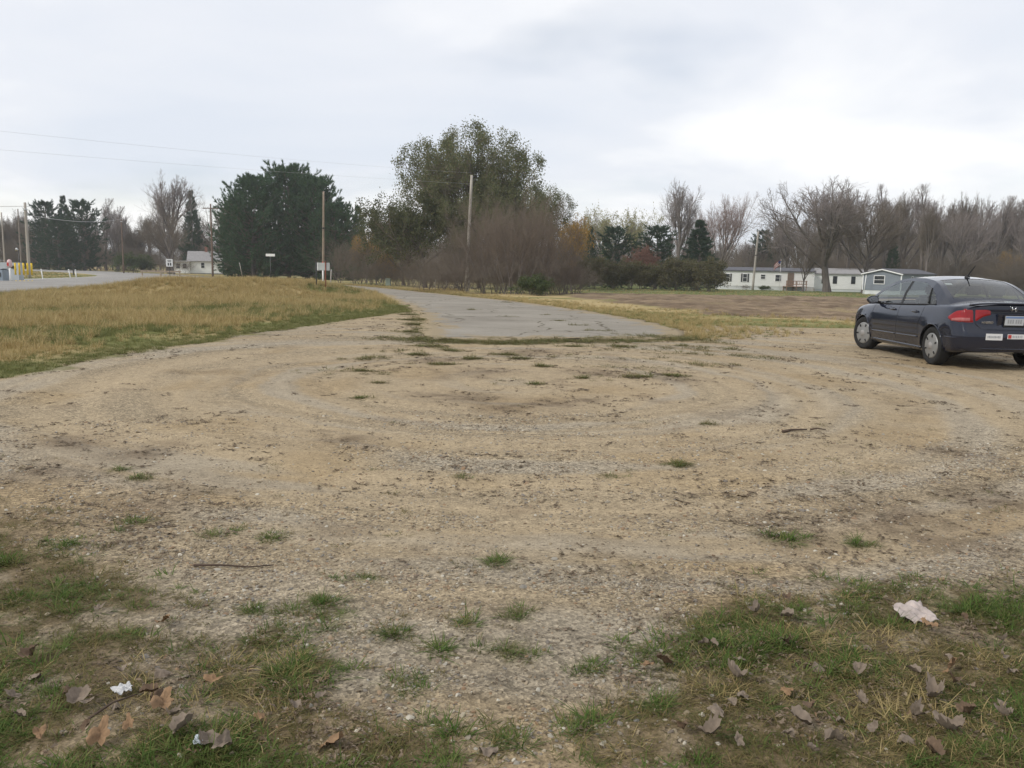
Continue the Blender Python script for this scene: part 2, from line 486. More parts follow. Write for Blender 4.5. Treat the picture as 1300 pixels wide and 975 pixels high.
def lerp3(a, b, m):
    return a + (np.asarray(b) - a) * m[..., None]
def ground_colour(x, y):
    n1 = fbm(x * .5, y * .5, 51, 4); n2 = fbm(x * 1.8, y * 1.8, 53, 4); n3 = fbm(x * 6, y * 6, 57, 3)
    lot = ss(0.28, -0.22, sdf(x, y, LOT) + (n2 - .5) * 1.1 + (n3 - .5) * .5)
    fld = ss(0.6, -0.6, sdf(x, y, FIELD) + (n1 - .5) * 3)
    d = np.hypot(x, y)
    # rough grass
    straw = np.array([.37, .285, .14]); olive = np.array([.15, .155, .05]); green = np.array([.125, .125, .045])
    base = np.zeros(x.shape + (3,)) + straw
    base = lerp3(base, olive, ss(.42, .62, fbm(x * .22, y * .30, 61, 4)))
    edge = ss(1.6, .2, sdf(x, y, LOT)) * (y > 5)
    base = lerp3(base, green, np.clip(edge * (.2 + .9 * n2), 0, .8))
    lawn = ss(68, 74, d) * ss(-10, 4, x)
    base = lerp3(base, np.array([.115, .135, .042]), lawn * ss(.3, .55, n1 + .1))
    # lot
    rr = np.hypot(x, y - 10.8) + .8 * (n1 - .5)
    st = fbm(rr * 2.0, x * .33, 71, 4)
    sand = ss(.26, .62, st * .6 + n1 * .4 + .05 * ss(9, 5, y) - .16 * ss(5.0, 2.6, y))
    g = np.zeros_like(base) + np.array([.325, .262, .172])
    g = lerp3(g, np.array([.43, .338, .214]), sand)
    g = lerp3(g, np.array([.37, .275, .155]), .7 * ss(.5, .72, fbm(x * .8, y * .8, 77, 3)))
    g = lerp3(g, np.array([.37, .325, .25]), .6 * ss(.5, .7, fbm(rr * 2.6, x * .4 + 9, 79, 3)) * ss(7, 5, np.abs(rr - 5)))
    dark = ss(.60, .74, n2 * .7 + n3 * .3 + .03 * ss(4, 1, rr))
    soil = np.clip(spots(x, y, SOILS, 1.0) * (.1 + 1.2 * n3) * 1.1 + .45 * dark, 0, 1)
    g = lerp3(g, np.array([.17, .125, .08]), .8 * soil)
    rut = fbm(rr * 7.0, x * .22 + y * .03, 83, 3)
    g = g * (1 + .34 * (rut - .5) * ss(1.2, 2.6, rr) * ss(11, 7, rr))[..., None]
    g = g * np.array([.79, .79, .805]) * (1 - .14 * ss(5.5, 2.6, y))[..., None]
    nv = near_veg(x, y)
    g = lerp3(g, np.array([.125, .092, .05]), .85 * np.clip(nv * 1.6, 0, 1))
    wd = np.clip(spots(x, y, WEEDS, .9) + spots(x, y, TUFTS, 1.1), 0, 1)
    g = lerp3(g, np.array([.12, .11, .05]), .8 * wd * np.clip(n3 * 1.8, 0, 1))
    fc = lerp3(np.zeros_like(base) + np.array([.125, .088, .058]), np.array([.25, .185, .12]), ss(.3, .7, .5 * n2 + .5 * fbm(x * .25, y * 1.6, 63, 3)))
    fc = lerp3(fc, np.array([.26, .21, .11]), .5 * ss(.58, .78, n1))
    base = lerp3(base, fc, fld)
    col = lerp3(np.zeros_like(base) + base, 0, np.zeros(x.shape))
    col = col * (1 - lot[..., None]) + g * lot[..., None]
    grav = lot * np.clip(1.0 - .75 * sand, 0, 1) * (1 - .6 * nv) + .25 * fld
    return col, grav

ang = np.concatenate([np.arange(-math.pi, -.88, .08), np.arange(-.88, .88, .0065), np.arange(.88, math.pi - .01, .08)])
rad = [.3]
while rad[-1] < 590:
    r = rad[-1]
    rad.append(r * (1.04 if r < 1.9 else 1.0062 if r < 70 else 1.015 if r < 160 else 1.06))
rad = np.array(rad)
RR, AA = np.meshgrid(rad, ang, indexing='ij')
X = (RR * np.sin(AA)).ravel(); Y = (RR * np.cos(AA)).ravel()
Z = hgt(X, Y)
COL, GRV = ground_colour(X, Y)
na = len(ang); nr = len(rad)
ii = np.arange(nr * na).reshape(nr, na)
Fq = np.stack([ii[:-1], np.roll(ii[:-1], -1, 1), np.roll(ii[1:], -1, 1), ii[1:]], -1).reshape(-1, 4)[:, ::-1]
cx = X[Fq].mean(1); cy = Y[Fq].mean(1)
reg = np.zeros(len(Fq), int)
reg[in_poly(cx, cy, FIELD)] = 2
reg[in_poly(cx, cy, LOT)] = 1
VX = np.stack([X, Y, Z], 1)
def sub_terrain(name, sel, label, cat):
    f = Fq[sel]
    u, inv = np.unique(f.ravel(), return_inverse=True)
    me = mesh_np(name, VX[u], inv.reshape(f.shape), TERR, True)
    a = me.attributes.new('Col', 'FLOAT_COLOR', 'POINT')
    a.data.foreach_set('color', np.hstack([COL[u], np.ones((len(u), 1))]).astype(np.float32).ravel())
    a = me.attributes.new('Msk', 'FLOAT_COLOR', 'POINT')
    z = np.zeros(len(u))
    a.data.foreach_set('color', np.stack([GRV[u], z, z, z + 1], 1).astype(np.float32).ravel())
    return tag(obj(name, me), label, cat, kind='structure')
sub_terrain('ground', reg == 0, 'rough grassy ground around the gravel lot and under the trees', 'ground')
sub_terrain('gravel_lot', reg == 1, 'sandy gravel turnaround lot with curved tyre tracks', 'gravel lot')
sub_terrain('ploughed_field', reg == 2, 'brown ploughed field between the drive and the mobile homes', 'field')

# ------------------------------------------------------------------ paved ribbons
def asphalt(name, c0, c1, dirt=(.30, .23, .13), cracks=True, dirt_at=.62):
    m, t, p = new_mat(name)
    L = t.links.new
    tcn = N('ShaderNodeTexCoord', t)
    def noise(sc, det=4, rough=.6):
        n = N('ShaderNodeTexNoise', t); n.inputs['Scale'].default_value = sc; n.inputs['Detail'].default_value = det; n.inputs['Roughness'].default_value = rough
        L(tcn.outputs['Object'], n.inputs['Vector']); return n.outputs['Fac']
    r = N('ShaderNodeValToRGB', t); L(noise(.35, 6), r.inputs[0])
    r.color_ramp.elements[0].position = .3; r.color_ramp.elements[1].position = .7
    r.color_ramp.elements[0].color = (*c0, 1); r.color_ramp.elements[1].color = (*c1, 1)
    r2 = N('ShaderNodeValToRGB', t); L(noise(28, 4, .7), r2.inputs[0])
    r2.color_ramp.elements[0].position = .25; r2.color_ramp.elements[1].position = .75
    r2.color_ramp.elements[0].color = (.72, .72, .72, 1); r2.color_ramp.elements[1].color = (1.22, 1.22, 1.22, 1)
    mx = N('ShaderNodeMix', t, data_type='RGBA', blend_type='MULTIPLY'); mx.inputs['Factor'].default_value = 1
    L(r.outputs[0], mx.inputs['A']); L(r2.outputs[0], mx.inputs['B'])
    col = mx.outputs['Result']
    ea = N('ShaderNodeAttribute', t, attribute_name='Edge')
    em_ = N('ShaderNodeMath', t, operation='MULTIPLY_ADD'); L(ea.outputs['Fac'], em_.inputs[0]); em_.inputs[1].default_value = .42; L(noise(.9, 7, .7), em_.inputs[2])
    rd = N('ShaderNodeValToRGB', t); L(em_.outputs[0], rd.inputs[0])
    rd.color_ramp.elements[0].position = dirt_at; rd.color_ramp.elements[1].position = dirt_at + .07
    md = N('ShaderNodeMix', t, data_type='RGBA'); L(rd.outputs[0], md.inputs['Factor'])
    L(col, md.inputs['A']); md.inputs['B'].default_value = (*dirt, 1)
    col = md.outputs['Result']
    if cracks:
        wn = N('ShaderNodeTexNoise', t); wn.inputs['Scale'].default_value = 1.2; L(tcn.outputs['Object'], wn.inputs['Vector'])
        wv = N('ShaderNodeVectorMath', t, operation='MULTIPLY_ADD'); L(wn.outputs['Color'], wv.inputs[0]); wv.inputs[1].default_value = (.9, .9, 0); L(tcn.outputs['Object'], wv.inputs[2])
        v = N('ShaderNodeTexVoronoi', t, feature='DISTANCE_TO_EDGE'); v.inputs['Scale'].default_value = .33; L(wv.outputs[0], v.inputs['Vector'])
        rc = N('ShaderNodeValToRGB', t); L(v.outputs['Distance'], rc.inputs[0])
        rc.color_ramp.elements[0].position = .004; rc.color_ramp.elements[1].position = .011
        rc.color_ramp.elements[0].color = (.42, .40, .34, 1); rc.color_ramp.elements[1].color = (1, 1, 1, 1)
        mc = N('ShaderNodeMix', t, data_type='RGBA', blend_type='MULTIPLY'); mc.inputs['Factor'].default_value = 1
        L(col, mc.inputs['A']); L(rc.outputs[0], mc.inputs['B']); col = mc.outputs['Result']
    L(col, p.inputs['Base Color'])
    p.inputs['Roughness'].default_value = .95; p.inputs['Specular IOR Level'].default_value = .08
    b = N('ShaderNodeBump', t); b.inputs['Strength'].default_value = .5; b.inputs['Distance'].default_value = .01
    L(noise(90, 3), b.inputs['Height']); L(b.outputs[0], p.inputs['Normal'])
    MATS[name] = m
    return m
def resample(p, n):
    d = np.concatenate([[0], np.cumsum(np.linalg.norm(np.diff(p, axis=0), axis=1))])
    t = np.linspace(0, d[-1], n)
    return np.stack([np.interp(t, d, p[:, 0]), np.interp(t, d, p[:, 1])], 1)
def ribbon(name, L_, R_, n, k, lift, m, label, cat, jit=0.0, skirt=True, warp=.0):
    a = resample(np.asarray(L_), n); b = resample(np.asarray(R_), n)
    t = np.linspace(0, 1, k)
    P = a[:, None] * (1 - t)[None, :, None] + b[:, None] * t[None, :, None]
    if jit:
        for c, s in ((0, -1), (k - 1, 1)):
            P[:, c] += (fbm(P[:, c, 0] * 1.6, P[:, c, 1] * 1.6, 91 + c, 3)[:, None] - .5) * jit * 2
        P[0, :, 1] += (fbm(P[0, :, 0] * 1.5, P[0, :, 1] * 1.5, 95, 3) - .5) * jit * 2.4
    Zr = gz(P[..., 0], P[..., 1]) + lift
    V = np.dstack([P, Zr[..., None]]).reshape(-1, 3)
    idx = np.arange(n * k).reshape(n, k)
    F = np.stack([idx[:-1, :-1], idx[:-1, 1:], idx[1:, 1:], idx[1:, :-1]], -1).reshape(-1, 4)
    Fs = [F]
    if skirt:      # a low broken edge down into the ground
        rim = np.concatenate([idx[::-1, 0], idx[0, 1:], idx[1:, -1]])
        V2 = V[rim].copy(); V2[:, 2] -= .12
        o = len(V); V = np.vstack([V, V2])
        q = np.arange(len(rim) - 1)
        Fs.append(np.stack([rim[q], o + q, o + q + 1, rim[q + 1]], -1))
    me = mesh_np(name, V, Fs, m, True)
    if warp:
        bd = np.minimum(poly_dist(V[:, 0], V[:, 1], list(map(tuple, a)), False), poly_dist(V[:, 0], V[:, 1], list(map(tuple, b)), False))
        fd = poly_dist(V[:, 0], V[:, 1], [tuple(a[0]), tuple(b[0])], False)
        at_ = me.attributes.new('Edge', 'FLOAT', 'POINT')
        at_.data.foreach_set('value', np.maximum(np.exp(-(bd / .55) ** 1.2), np.exp(-(fd / .9) ** 1.2)).astype(np.float32))
    return tag(obj(name, me), label, cat, kind='structure')
ribbon('driveway', DRIVE_L, DRIVE_R, 420, 40, .012, asphalt('drive_asphalt', (.225, .203, .17), (.315, .288, .245), dirt=(.29, .235, .155), dirt_at=.66),
       'weathered grey asphalt drive curving away with broken edges', 'driveway', jit=.32, warp=1.0)
def offset_line(p, o):
    t = np.gradient(p, axis=0); t /= np.linalg.norm(t, axis=1, keepdims=True)
    return p + np.stack([-t[:, 1], t[:, 0]], 1) * o
hw = np.interp(ROAD_C[:, 1], [0, 40, 90, 130, 205], [6, 6.4, 6.6, 9, 9])[:, None]
rl = offset_line(ROAD_C, 1.0) - ROAD_C
ROAD_M = asphalt('road_asphalt', (.26, .248, .232), (.33, .315, .295), cracks=False, dirt_at=.8)
road = ribbon('road', ROAD_C + rl * hw, ROAD_C - rl * hw, 300, 8, .016, ROAD_M, 'grey asphalt road curving past the yellow bollards', 'road')
WHITE = mat('white_paint', (.78, .78, .76), .6, .06, 2)
el = ROAD_C[(ROAD_C[:, 1] > 25) & (ROAD_C[:, 1] < 78)]
er = offset_line(el, 1.0) - el
ribbon('edge_line', el + er * 5.55, el + er * 5.35, 120, 2, .022, WHITE, 'white painted edge line along the road beside the bollards', 'road marking', skirt=False)
# ------------------------------------------------------------------ trees
def norm(v):
    return v / (np.linalg.norm(v, axis=-1, keepdims=True) + 1e-9)
def grow_poly(p0, d0, L, K, jit, trop, rng, flat=0.0):
    n = len(p0)
    P = np.zeros((n, K + 1, 3)); P[:, 0] = p0
    d = d0.copy()
    for k in range(K):
        d = norm(d + rng.normal(0, jit, (n, 3)) + np.array([0, 0, 1.0]) * trop)
        P[:, k + 1] = P[:, k] + d * (L / K)[:, None]
    return P
def children(P, Rd, Ln, m, f0, f1, ang, ratio, rr, K, jit, trop, rng, lead=True, minr=0.004):
    n, k1, _ = P.shape
    f = f0 + (f1 - f0) * (np.arange(m)[None] + rng.random((n, m))) / m
    if lead:
        f[:, -1] = 1.0
    par = np.repeat(np.arange(n), m); ff = f.ravel()
    s = np.clip(ff * (k1 - 1), 0, k1 - 1 - 1e-6); i = s.astype(int); u = (s - i)[:, None]
    pos = P[par, i] * (1 - u) + P[par, i + 1] * u
    d = norm(P[par, i + 1] - P[par, i])
    a = np.radians(rng.uniform(ang[0], ang[1], len(par)))
    if lead:
        a = np.where(ff >= 1.0, a * .4, a)
    q = norm(np.cross(d, rng.normal(0, 1, (len(par), 3))))
    dc = norm(d * np.cos(a)[:, None] + q * np.sin(a)[:, None])
    L = Ln[par] * ratio * (1.15 - .55 * (ff - f0) / max(1e-6, f1 - f0)) * rng.uniform(.7, 1.3, len(par))
    r0 = np.maximum(np.minimum(Rd[par, i] * .8, Rd[par, 0] * rr * rng.uniform(.8, 1.2, len(par))), minr)
    P2 = grow_poly(pos, dc, L, K, jit, trop, rng)
    R2 = r0[:, None] * np.linspace(1, .35, K + 1)[None]
    return P2, np.maximum(R2, minr), L
def bare_tree(seed, H=10.0, trunk=.5, limbs=11, spread=(22, 55), limb=.75, up=.10, dens=(6, 5, 4, 3), minr=.0075, lean=0.0, stems=1):
    rng = np.random.default_rng(seed)
    p0 = np.zeros((stems, 3)); d0 = np.zeros((stems, 3)); d0[:, 2] = 1
    if stems > 1:
        p0[:, :2] = rng.normal(0, .08 * H, (stems, 2))
        d0[:, :2] = rng.normal(0, .45, (stems, 2)); d0 = norm(d0)
    d0[:, 0] += lean; d0 = norm(d0)
    L = np.full(stems, H * trunk) * rng.uniform(.8, 1.15, stems)
    P = grow_poly(p0, d0, L, 8, .05 if stems == 1 else .10, .03, rng)
    P[:, 0, 2] -= .15
    r0 = H * (.018 if stems == 1 else .0045)
    Rd = np.repeat(np.linspace(1, .55, 9)[None], stems, 0) * r0
    Rd[:, 0] *= 1.35
    tr = [tubes(P, Rd, 8)]
    P1, R1, L1 = children(P, Rd, L, limbs, .36 if stems == 1 else .15, 1, spread, limb, .34, 6, .055 if stems == 1 else .13, up, rng)
    if stems == 1:
        tr.append(tubes(P1, R1, 5))
        cr = []
    else:
        cr = [tubes(P1, R1, 4)]
    P2, R2, L2 = children(P1, R1, L1, dens[0], .22, 1, (18, 48), .56, .45, 4, .08, up * .9, rng, minr=minr)
    cr.append(tubes(P2, R2, 4))
    P3, R3, L3 = children(P2, R2, L2, dens[1], .2, 1, (18, 52), .58, .5, 3, .10, up * .8, rng, minr=minr)
    cr.append(tubes(P3, R3, 3))
    P4, R4, L4 = children(P3, R3, L3, dens[2], .2, 1, (18, 52), .60, .6, 2, .12, up * .7, rng, minr=minr * .8)
    cr.append(tubes(P4, R4, 3))
    if dens[3]:
        P5, R5, L5 = children(P4, R4, L4, dens[3], .2, 1, (20, 60), .6, .7, 1, .2, up * .3, rng, minr=minr * .65)
        cr.append(tubes(P5, R5, 3))
        tips = P5[:, -1]
    else:
        tips = P4[:, -1]
    zmax = max(v[:, 2].max() for v, _ in cr)
    k = H / zmax
    tr = [(v * k, f) for v, f in tr]; cr = [(v * k, f) for v, f in cr]
    return join_np(tr), join_np(cr), tips * k
def leaf_quads(C0, size, rng, droop=0.0):
    n = len(C0)
    a = norm(rng.normal(0, 1, (n, 3)) - np.array([0, 0, droop]))
    b = norm(np.cross(a, rng.normal(0, 1, (n, 3))))
    s = size * rng.uniform(.6, 1.4, (n, 1))
    V = np.stack([C0 - a * s * .5, C0 + b * s * .32, C0 + a * s * .5, C0 - b * s * .32], 1).reshape(-1, 3)
    F = np.arange(4 * n).reshape(n, 4)
    return V, F
def needles(Pt, D, m, ln, wd, rng, spread=.7):
    """tufts of long thin triangles round direction D at the points Pt"""
    n = len(Pt)
    p = np.repeat(Pt, m, 0); d = np.repeat(D, m, 0)
    d = norm(d + rng.normal(0, spread, d.shape))
    l = ln * rng.uniform(.6, 1.3, (len(p), 1))
    q = norm(np.cross(d, rng.normal(0, 1, d.shape))) * wd * rng.uniform(.6, 1.3, (len(p), 1))
    b = p - d * l * .25
    V = np.stack([b - q, b + q, p + d * l], 1).reshape(-1, 3)
    return V, np.arange(len(V)).reshape(-1, 3)
def conifer(seed, H=10.0, rad=2.6, kind='spruce', tufts=9, ln=.42, wd=.05, clear=.06, per=7, step=.035):
    rng = np.random.default_rng(seed)
    Pt = np.array([[[0, 0, -.15], [0, 0, H * .3], [.03, 0, H * .65], [0, 0, H * .98]]])
    Rt = np.array([[.022, .016, .009, .002]]) * H
    tr = tubes(Pt, Rt, 8)
    zs, az = [], []
    z = clear
    while z < .985:
        k = per + rng.integers(-1, 2)
        a0 = rng.uniform(0, 6.3)
        for j in range(k):
            zs.append(z + rng.uniform(-.4, .4) * step); az.append(a0 + j * 6.283 / k + rng.uniform(-.35, .35))
        z += step * rng.uniform(.8, 1.2)
    zs = np.array(zs); az = np.array(az)
    if kind == 'spruce':
        rl = rad * (1 - np.clip(zs, 0, 1)) ** .85 * rng.uniform(.72, 1.1, len(zs)) + .12
        up0, trop = -.12, .10
    else:
        prof = np.interp(zs, [0, .12, .3, .5, .7, .85, .95, 1], [.72, .9, 1.0, .96, .80, .56, .30, .10])
        rl = rad * prof * rng.uniform(.5, 1.2, len(zs)) + .1
        up0, trop = .12, .12
    p0 = np.stack([0 * zs, 0 * zs, zs * H], 1)
    d0 = norm(np.stack([np.cos(az), np.sin(az), up0 + .55 * (zs - .3 if kind != 'spruce' else zs * .5)], 1))
    Pb = grow_poly(p0, d0, rl, 6, .05, trop * .5, rng)
    Rb = (rl * .016)[:, None] * np.linspace(1, .25, 7)[None]
    br = tubes(Pb, Rb, 3)
    P2, R2, L2 = children(Pb, Rb, rl, 8, .30, 1, (30, 60), .36, .5, 3, .10, .08, rng, minr=.006)
    R2 = np.minimum(R2, .02)
    tw = tubes(P2, R2, 3)
    f = rng.random((len(P2), 5))
    sgi = np.minimum((f * 3).astype(int), 2); u = (f * 3 - sgi)[..., None]
    ar = np.arange(len(P2))[:, None]
    pts = (P2[ar, sgi] * (1 - u) + P2[ar, sgi + 1] * u).reshape(-1, 3)
    dr = norm(P2[ar, sgi + 1] - P2[ar, sgi]).reshape(-1, 3)
    nd = needles(pts, dr + np.array([0, 0, .25]), tufts, ln, wd, rng, .55)
    tp = needles(np.array([[0, 0, H * .97]]), np.array([[0, 0, 1.0]]), 12, ln, wd, rng, .3)
    return join_np([tr]), join_np([br, tw]), join_np([nd, tp])

BARK = mat('bark_grey', (.15, .13, .118), .95, .35, 2.5, .1, bump=.5, stretch=(3, 3, .5))
TWIG = mat('twig_grey', (.255, .22, .205), .95, .25, .5, .1)
TWIG_B = mat('twig_brown', (.175, .145, .115), .95, .3, .5, .1)
TWIG_P = mat('twig_pink', (.30, .225, .20), .95, .25, .5, .1)
TWIG_R = mat('twig_red', (.185, .148, .118), .95, .3, .5, .1)
NEED_P = mat_leaf('pine_needles', [(.034, .072, .038), (.062, .12, .058), (.105, .175, .08)], .15)
NEED_S = mat_leaf('spruce_needles', [(.026, .054, .034), (.046, .084, .05), (.076, .118, .066)], .1)
LEAF_BIG = mat_leaf('elm_leaves', [(.075, .095, .042), (.12, .14, .062), (.17, .175, .085), (.20, .17, .085)], .3)
LEAF_DK = mat_leaf('dark_leaves', [(.055, .07, .032), (.09, .10, .045), (.13, .12, .055)], .25)
LEAF_OR = mat_leaf('orange_leaves', [(.30, .17, .045), (.40, .235, .05), (.28, .21, .075), (.22, .14, .06)], .35)
LEAF_OL = mat_leaf('olive_leaves', [(.075, .08, .036), (.11, .11, .05), (.14, .12, .06), (.115, .09, .055)], .25)
LEAF_WL = mat_leaf('willow_leaves', [(.28, .28, .13), (.36, .35, .17), (.30, .26, .15)], .35)
LEAF_RD = mat_leaf('russet_leaves', [(.20, .085, .065), (.24, .12, .085), (.16, .10, .08)], .3)
LEAF_GR = mat_leaf('green_leaves', [(.05, .08, .03), (.08, .11, .04), (.11, .12, .05)], .25)

PROTO = {}
def add_proto(key, H, parts):
    """parts: list of (name, V, F, material, smooth)"""
    PROTO[key] = (H, [(n, mesh_np(key + '_' + n, V, F, m, sm)) for n, V, F, m, sm in parts])
def bare_proto(key, seed, twig, bark=BARK, **kw):
    t, c, tips = bare_tree(seed, **kw)
    add_proto(key, 10.0, [('trunk', t[0], t[1], bark, True), ('crown', c[0], c[1], twig, False)])
    return tips
bare_proto('bare_a', 3, TWIG, trunk=.42, limbs=12, limb=.95, up=.10)
bare_proto('bare_b', 11, TWIG, trunk=.5, limbs=12, limb=.7, up=.16, spread=(18, 45))
bare_proto('bare_c', 23, TWIG_B, trunk=.36, limbs=12, limb=1.15, up=.06, spread=(25, 62))
bare_proto('bare_d', 31, TWIG_P, trunk=.4, limbs=12, limb=.95, up=.16, spread=(18, 45))
bare_proto('bare_e', 37, TWIG, trunk=.72, limbs=14, limb=.36, up=.2, spread=(20, 50), dens=(6, 5, 4, 3))
bare_proto('bare_f', 43, TWIG_B, trunk=.62, limbs=13, limb=.5, up=.18, spread=(20, 45), dens=(6, 5, 4, 3))
bare_proto('shrub_a', 51, TWIG_R, trunk=.6, limbs=7, stems=9, up=.05, spread=(18, 58), limb=.62, dens=(5, 4, 3, 2), minr=.0055)
bare_proto('shrub_b', 57, TWIG_B, trunk=.6, limbs=7, stems=9, up=.05, spread=(18, 58), limb=.62, dens=(5, 4, 3, 2), minr=.0055)
bare_proto('shrub_c', 59, TWIG_R, trunk=.65, limbs=7, stems=10, up=.08, spread=(18, 52), limb=.55, dens=(5, 4, 3, 2), minr=.0055)
def leafy(key, seed, leafm, per, size, sig, bark=TWIG_B, droop=0.0, dome=False, **kw):
    t, c, tips = bare_tree(seed, **kw)
    if dome:      # stray limbs drawn in to a rounded crown
        cx_, cy_ = np.median(tips[:, 0]), np.median(tips[:, 1])
        rx_ = np.percentile(np.hypot(tips[:, 0] - cx_, tips[:, 1] - cy_), 92)
        zt_ = np.percentile(tips[:, 2], 97); zc_ = zt_ * .55
        ce = np.array([cx_, cy_, zc_])
        def draw_in(v):
            w_ = v - ce
            e_ = np.sqrt((w_[:, 0] ** 2 + w_[:, 1] ** 2) / rx_ ** 2 + (w_[:, 2] / (zt_ - zc_)) ** 2)
            e_ = np.where(w_[:, 2] < -.5, np.hypot(w_[:, 0], w_[:, 1]) / rx_, e_)
            k_ = np.where(e_ > .85, (.85 + .42 * np.tanh((e_ - .85) / .42)) / np.maximum(e_, 1e-6), 1.0)
            return ce + w_ * np.stack([k_, k_, np.where(w_[:, 2] < 0, 1.0, k_)], 1)
        s_ = 10.0 / draw_in(tips)[:, 2].max()
        t = (draw_in(t[0]) * s_, t[1]); c = (draw_in(c[0]) * s_, c[1]); tips = draw_in(tips) * s_
    rng = np.random.default_rng(seed + 1)
    p = np.repeat(tips, per, 0) + rng.normal(0, sig, (len(tips) * per, 3)) - np.array([0, 0, droop]) * rng.random((len(tips) * per, 1))
    p = p[p[:, 2] > .15]
    lv = leaf_quads(p, size, rng, droop)
    add_proto(key, 10.0, [('trunk', t[0], t[1], BARK, True), ('branches', c[0], c[1], bark, False), ('crown', lv[0], lv[1], leafm, False)])
leafy('big_tree', 76, LEAF_BIG, 14, .105, .16, dome=True, trunk=.46, limbs=19, limb=.98, up=.05, spread=(22, 66), dens=(7, 5, 4, 2), minr=.006)
leafy('dark_tree', 73, LEAF_DK, 8, .20, .22, trunk=.4, limbs=12, limb=1.05, up=.06, spread=(30, 70), dens=(6, 4, 3, 3), minr=.006)
leafy('orange_tree', 77, LEAF_OR, 5, .20, .2, trunk=.4, limbs=11, limb=1.0, up=.10, spread=(25, 60), dens=(6, 4, 3, 2), minr=.007)
leafy('willow', 79, LEAF_WL, 3, .20, .22, bark=TWIG, droop=.4, trunk=.35, limbs=12, limb=1.1, up=.08, spread=(20, 50), dens=(6, 5, 3, 2), minr=.007)
leafy('olive_shrub', 83, LEAF_OL, 3, .34, .30, trunk=.5, stems=12, limbs=6, limb=.7, up=.06, spread=(20, 60), dens=(4, 3, 3, 2), minr=.01)
leafy('russet_shrub', 85, LEAF_RD, 3, .22, .25, trunk=.5, stems=9, limbs=6, limb=.7, up=.10, spread=(20, 55), dens=(4, 3, 3, 2), minr=.01)
leafy('green_shrub', 87, LEAF_GR, 5, .30, .28, trunk=.5, stems=10, limbs=6, limb=.7, up=.06, spread=(20, 60), dens=(4, 3, 3, 2), minr=.01)
leafy('orange_shrub', 89, LEAF_OR, 5, .26, .25, trunk=.5, stems=9, limbs=6, limb=.7, up=.10, spread=(20, 55), dens=(4, 3, 3, 2), minr=.0055)
def con_proto(key, seed, nm, **kw):
    t, b, n = conifer(seed, **kw)
    add_proto(key, 10.0, [('trunk', t[0], t[1], BARK, True), ('branches', b[0], b[1], TWIG_B, False), ('crown', n[0], n[1], nm, False)])
con_proto('pine_a', 101, NEED_P, kind='pine', rad=4.3, tufts=15, ln=.32, wd=.029, clear=.03, per=8, step=.042)
con_proto('pine_b', 104, NEED_P, kind='pine', rad=4.0, tufts=15, ln=.32, wd=.029, clear=.03, per=8, step=.042)
con_proto('spruce_a', 105, NEED_S, kind='spruce', rad=3.0, tufts=6, ln=.36, wd=.032, clear=.04, per=6, step=.048)
con_proto('spruce_b', 107, NEED_S, kind='pine', rad=3.2, tufts=7, ln=.36, wd=.034, clear=.04, per=6, step=.052)

prng = random.Random(5)
def plant(key, name, label, cat, x, y, h, wide=1.0, group=None, rz=None, lean=(0, 0)):
    H, parts = PROTO[key]
    o = thing(name, label, cat, (x, y, float(gz(x, y)) - .03), prng.uniform(0, 6.28) if rz is None else rz, group)
    o.rotation_euler[0] = lean[0]; o.rotation_euler[1] = lean[1]
    s = h / H
    o.scale = (s * wide, s * wide, s)
    for n, me in parts:
        obj(n, me, o)
    return o

plant('big_tree', 'elm_tree', 'tallest broad tree with thin olive leaves rising behind the bare thicket', 'tree', -4.9, 87.9, 17.0, .88, rz=.6)
plant('big_tree', 'elm_tree', 'lower olive leaved tree joining the tall broad tree, above the thicket', 'tree', 1.0, 85.5, 11.0, .95, rz=3.4)
plant('big_tree', 'elm_tree', 'small olive leaved tree filling the foot of the tall broad tree', 'tree', -3.4, 82.5, 9.5, 1.0, rz=1.4)
plant('dark_tree', 'dark_tree', 'low dark green tree under the side of the tall broad tree', 'tree', -8.6, 81.6, 9.2, .9)
plant('dark_tree', 'dark_tree', 'grey green tree between the orange trees and the tall broad tree', 'tree', -12.4, 94.3, 8.3, .9)
for x, y, h, wd, l in [(-41.4, 133.7, 16.6, .85, 'pine of the dense green group, beside the leaning board stakes and brown pole'),
                       (-37.4, 140.1, 19.0, .86, 'tallest pine in the dense dark green group'),
                       (-32.6, 137.5, 17.2, .84, 'pine in the dense green group behind the bare weathered pole'),
                       (-28.6, 135.1, 12.6, .95, 'shorter broad pine at the edge of the green group beside orange trees'),
                       (-44.6, 136.5, 13.0, .8, 'shorter pine at the edge of the green group facing the white house')]:
    plant('pine_a' if wd > .85 else 'pine_b', 'pine_tree', l, 'tree', x, y, h * .92, wd * 1.05, 'dense group of dark pines')
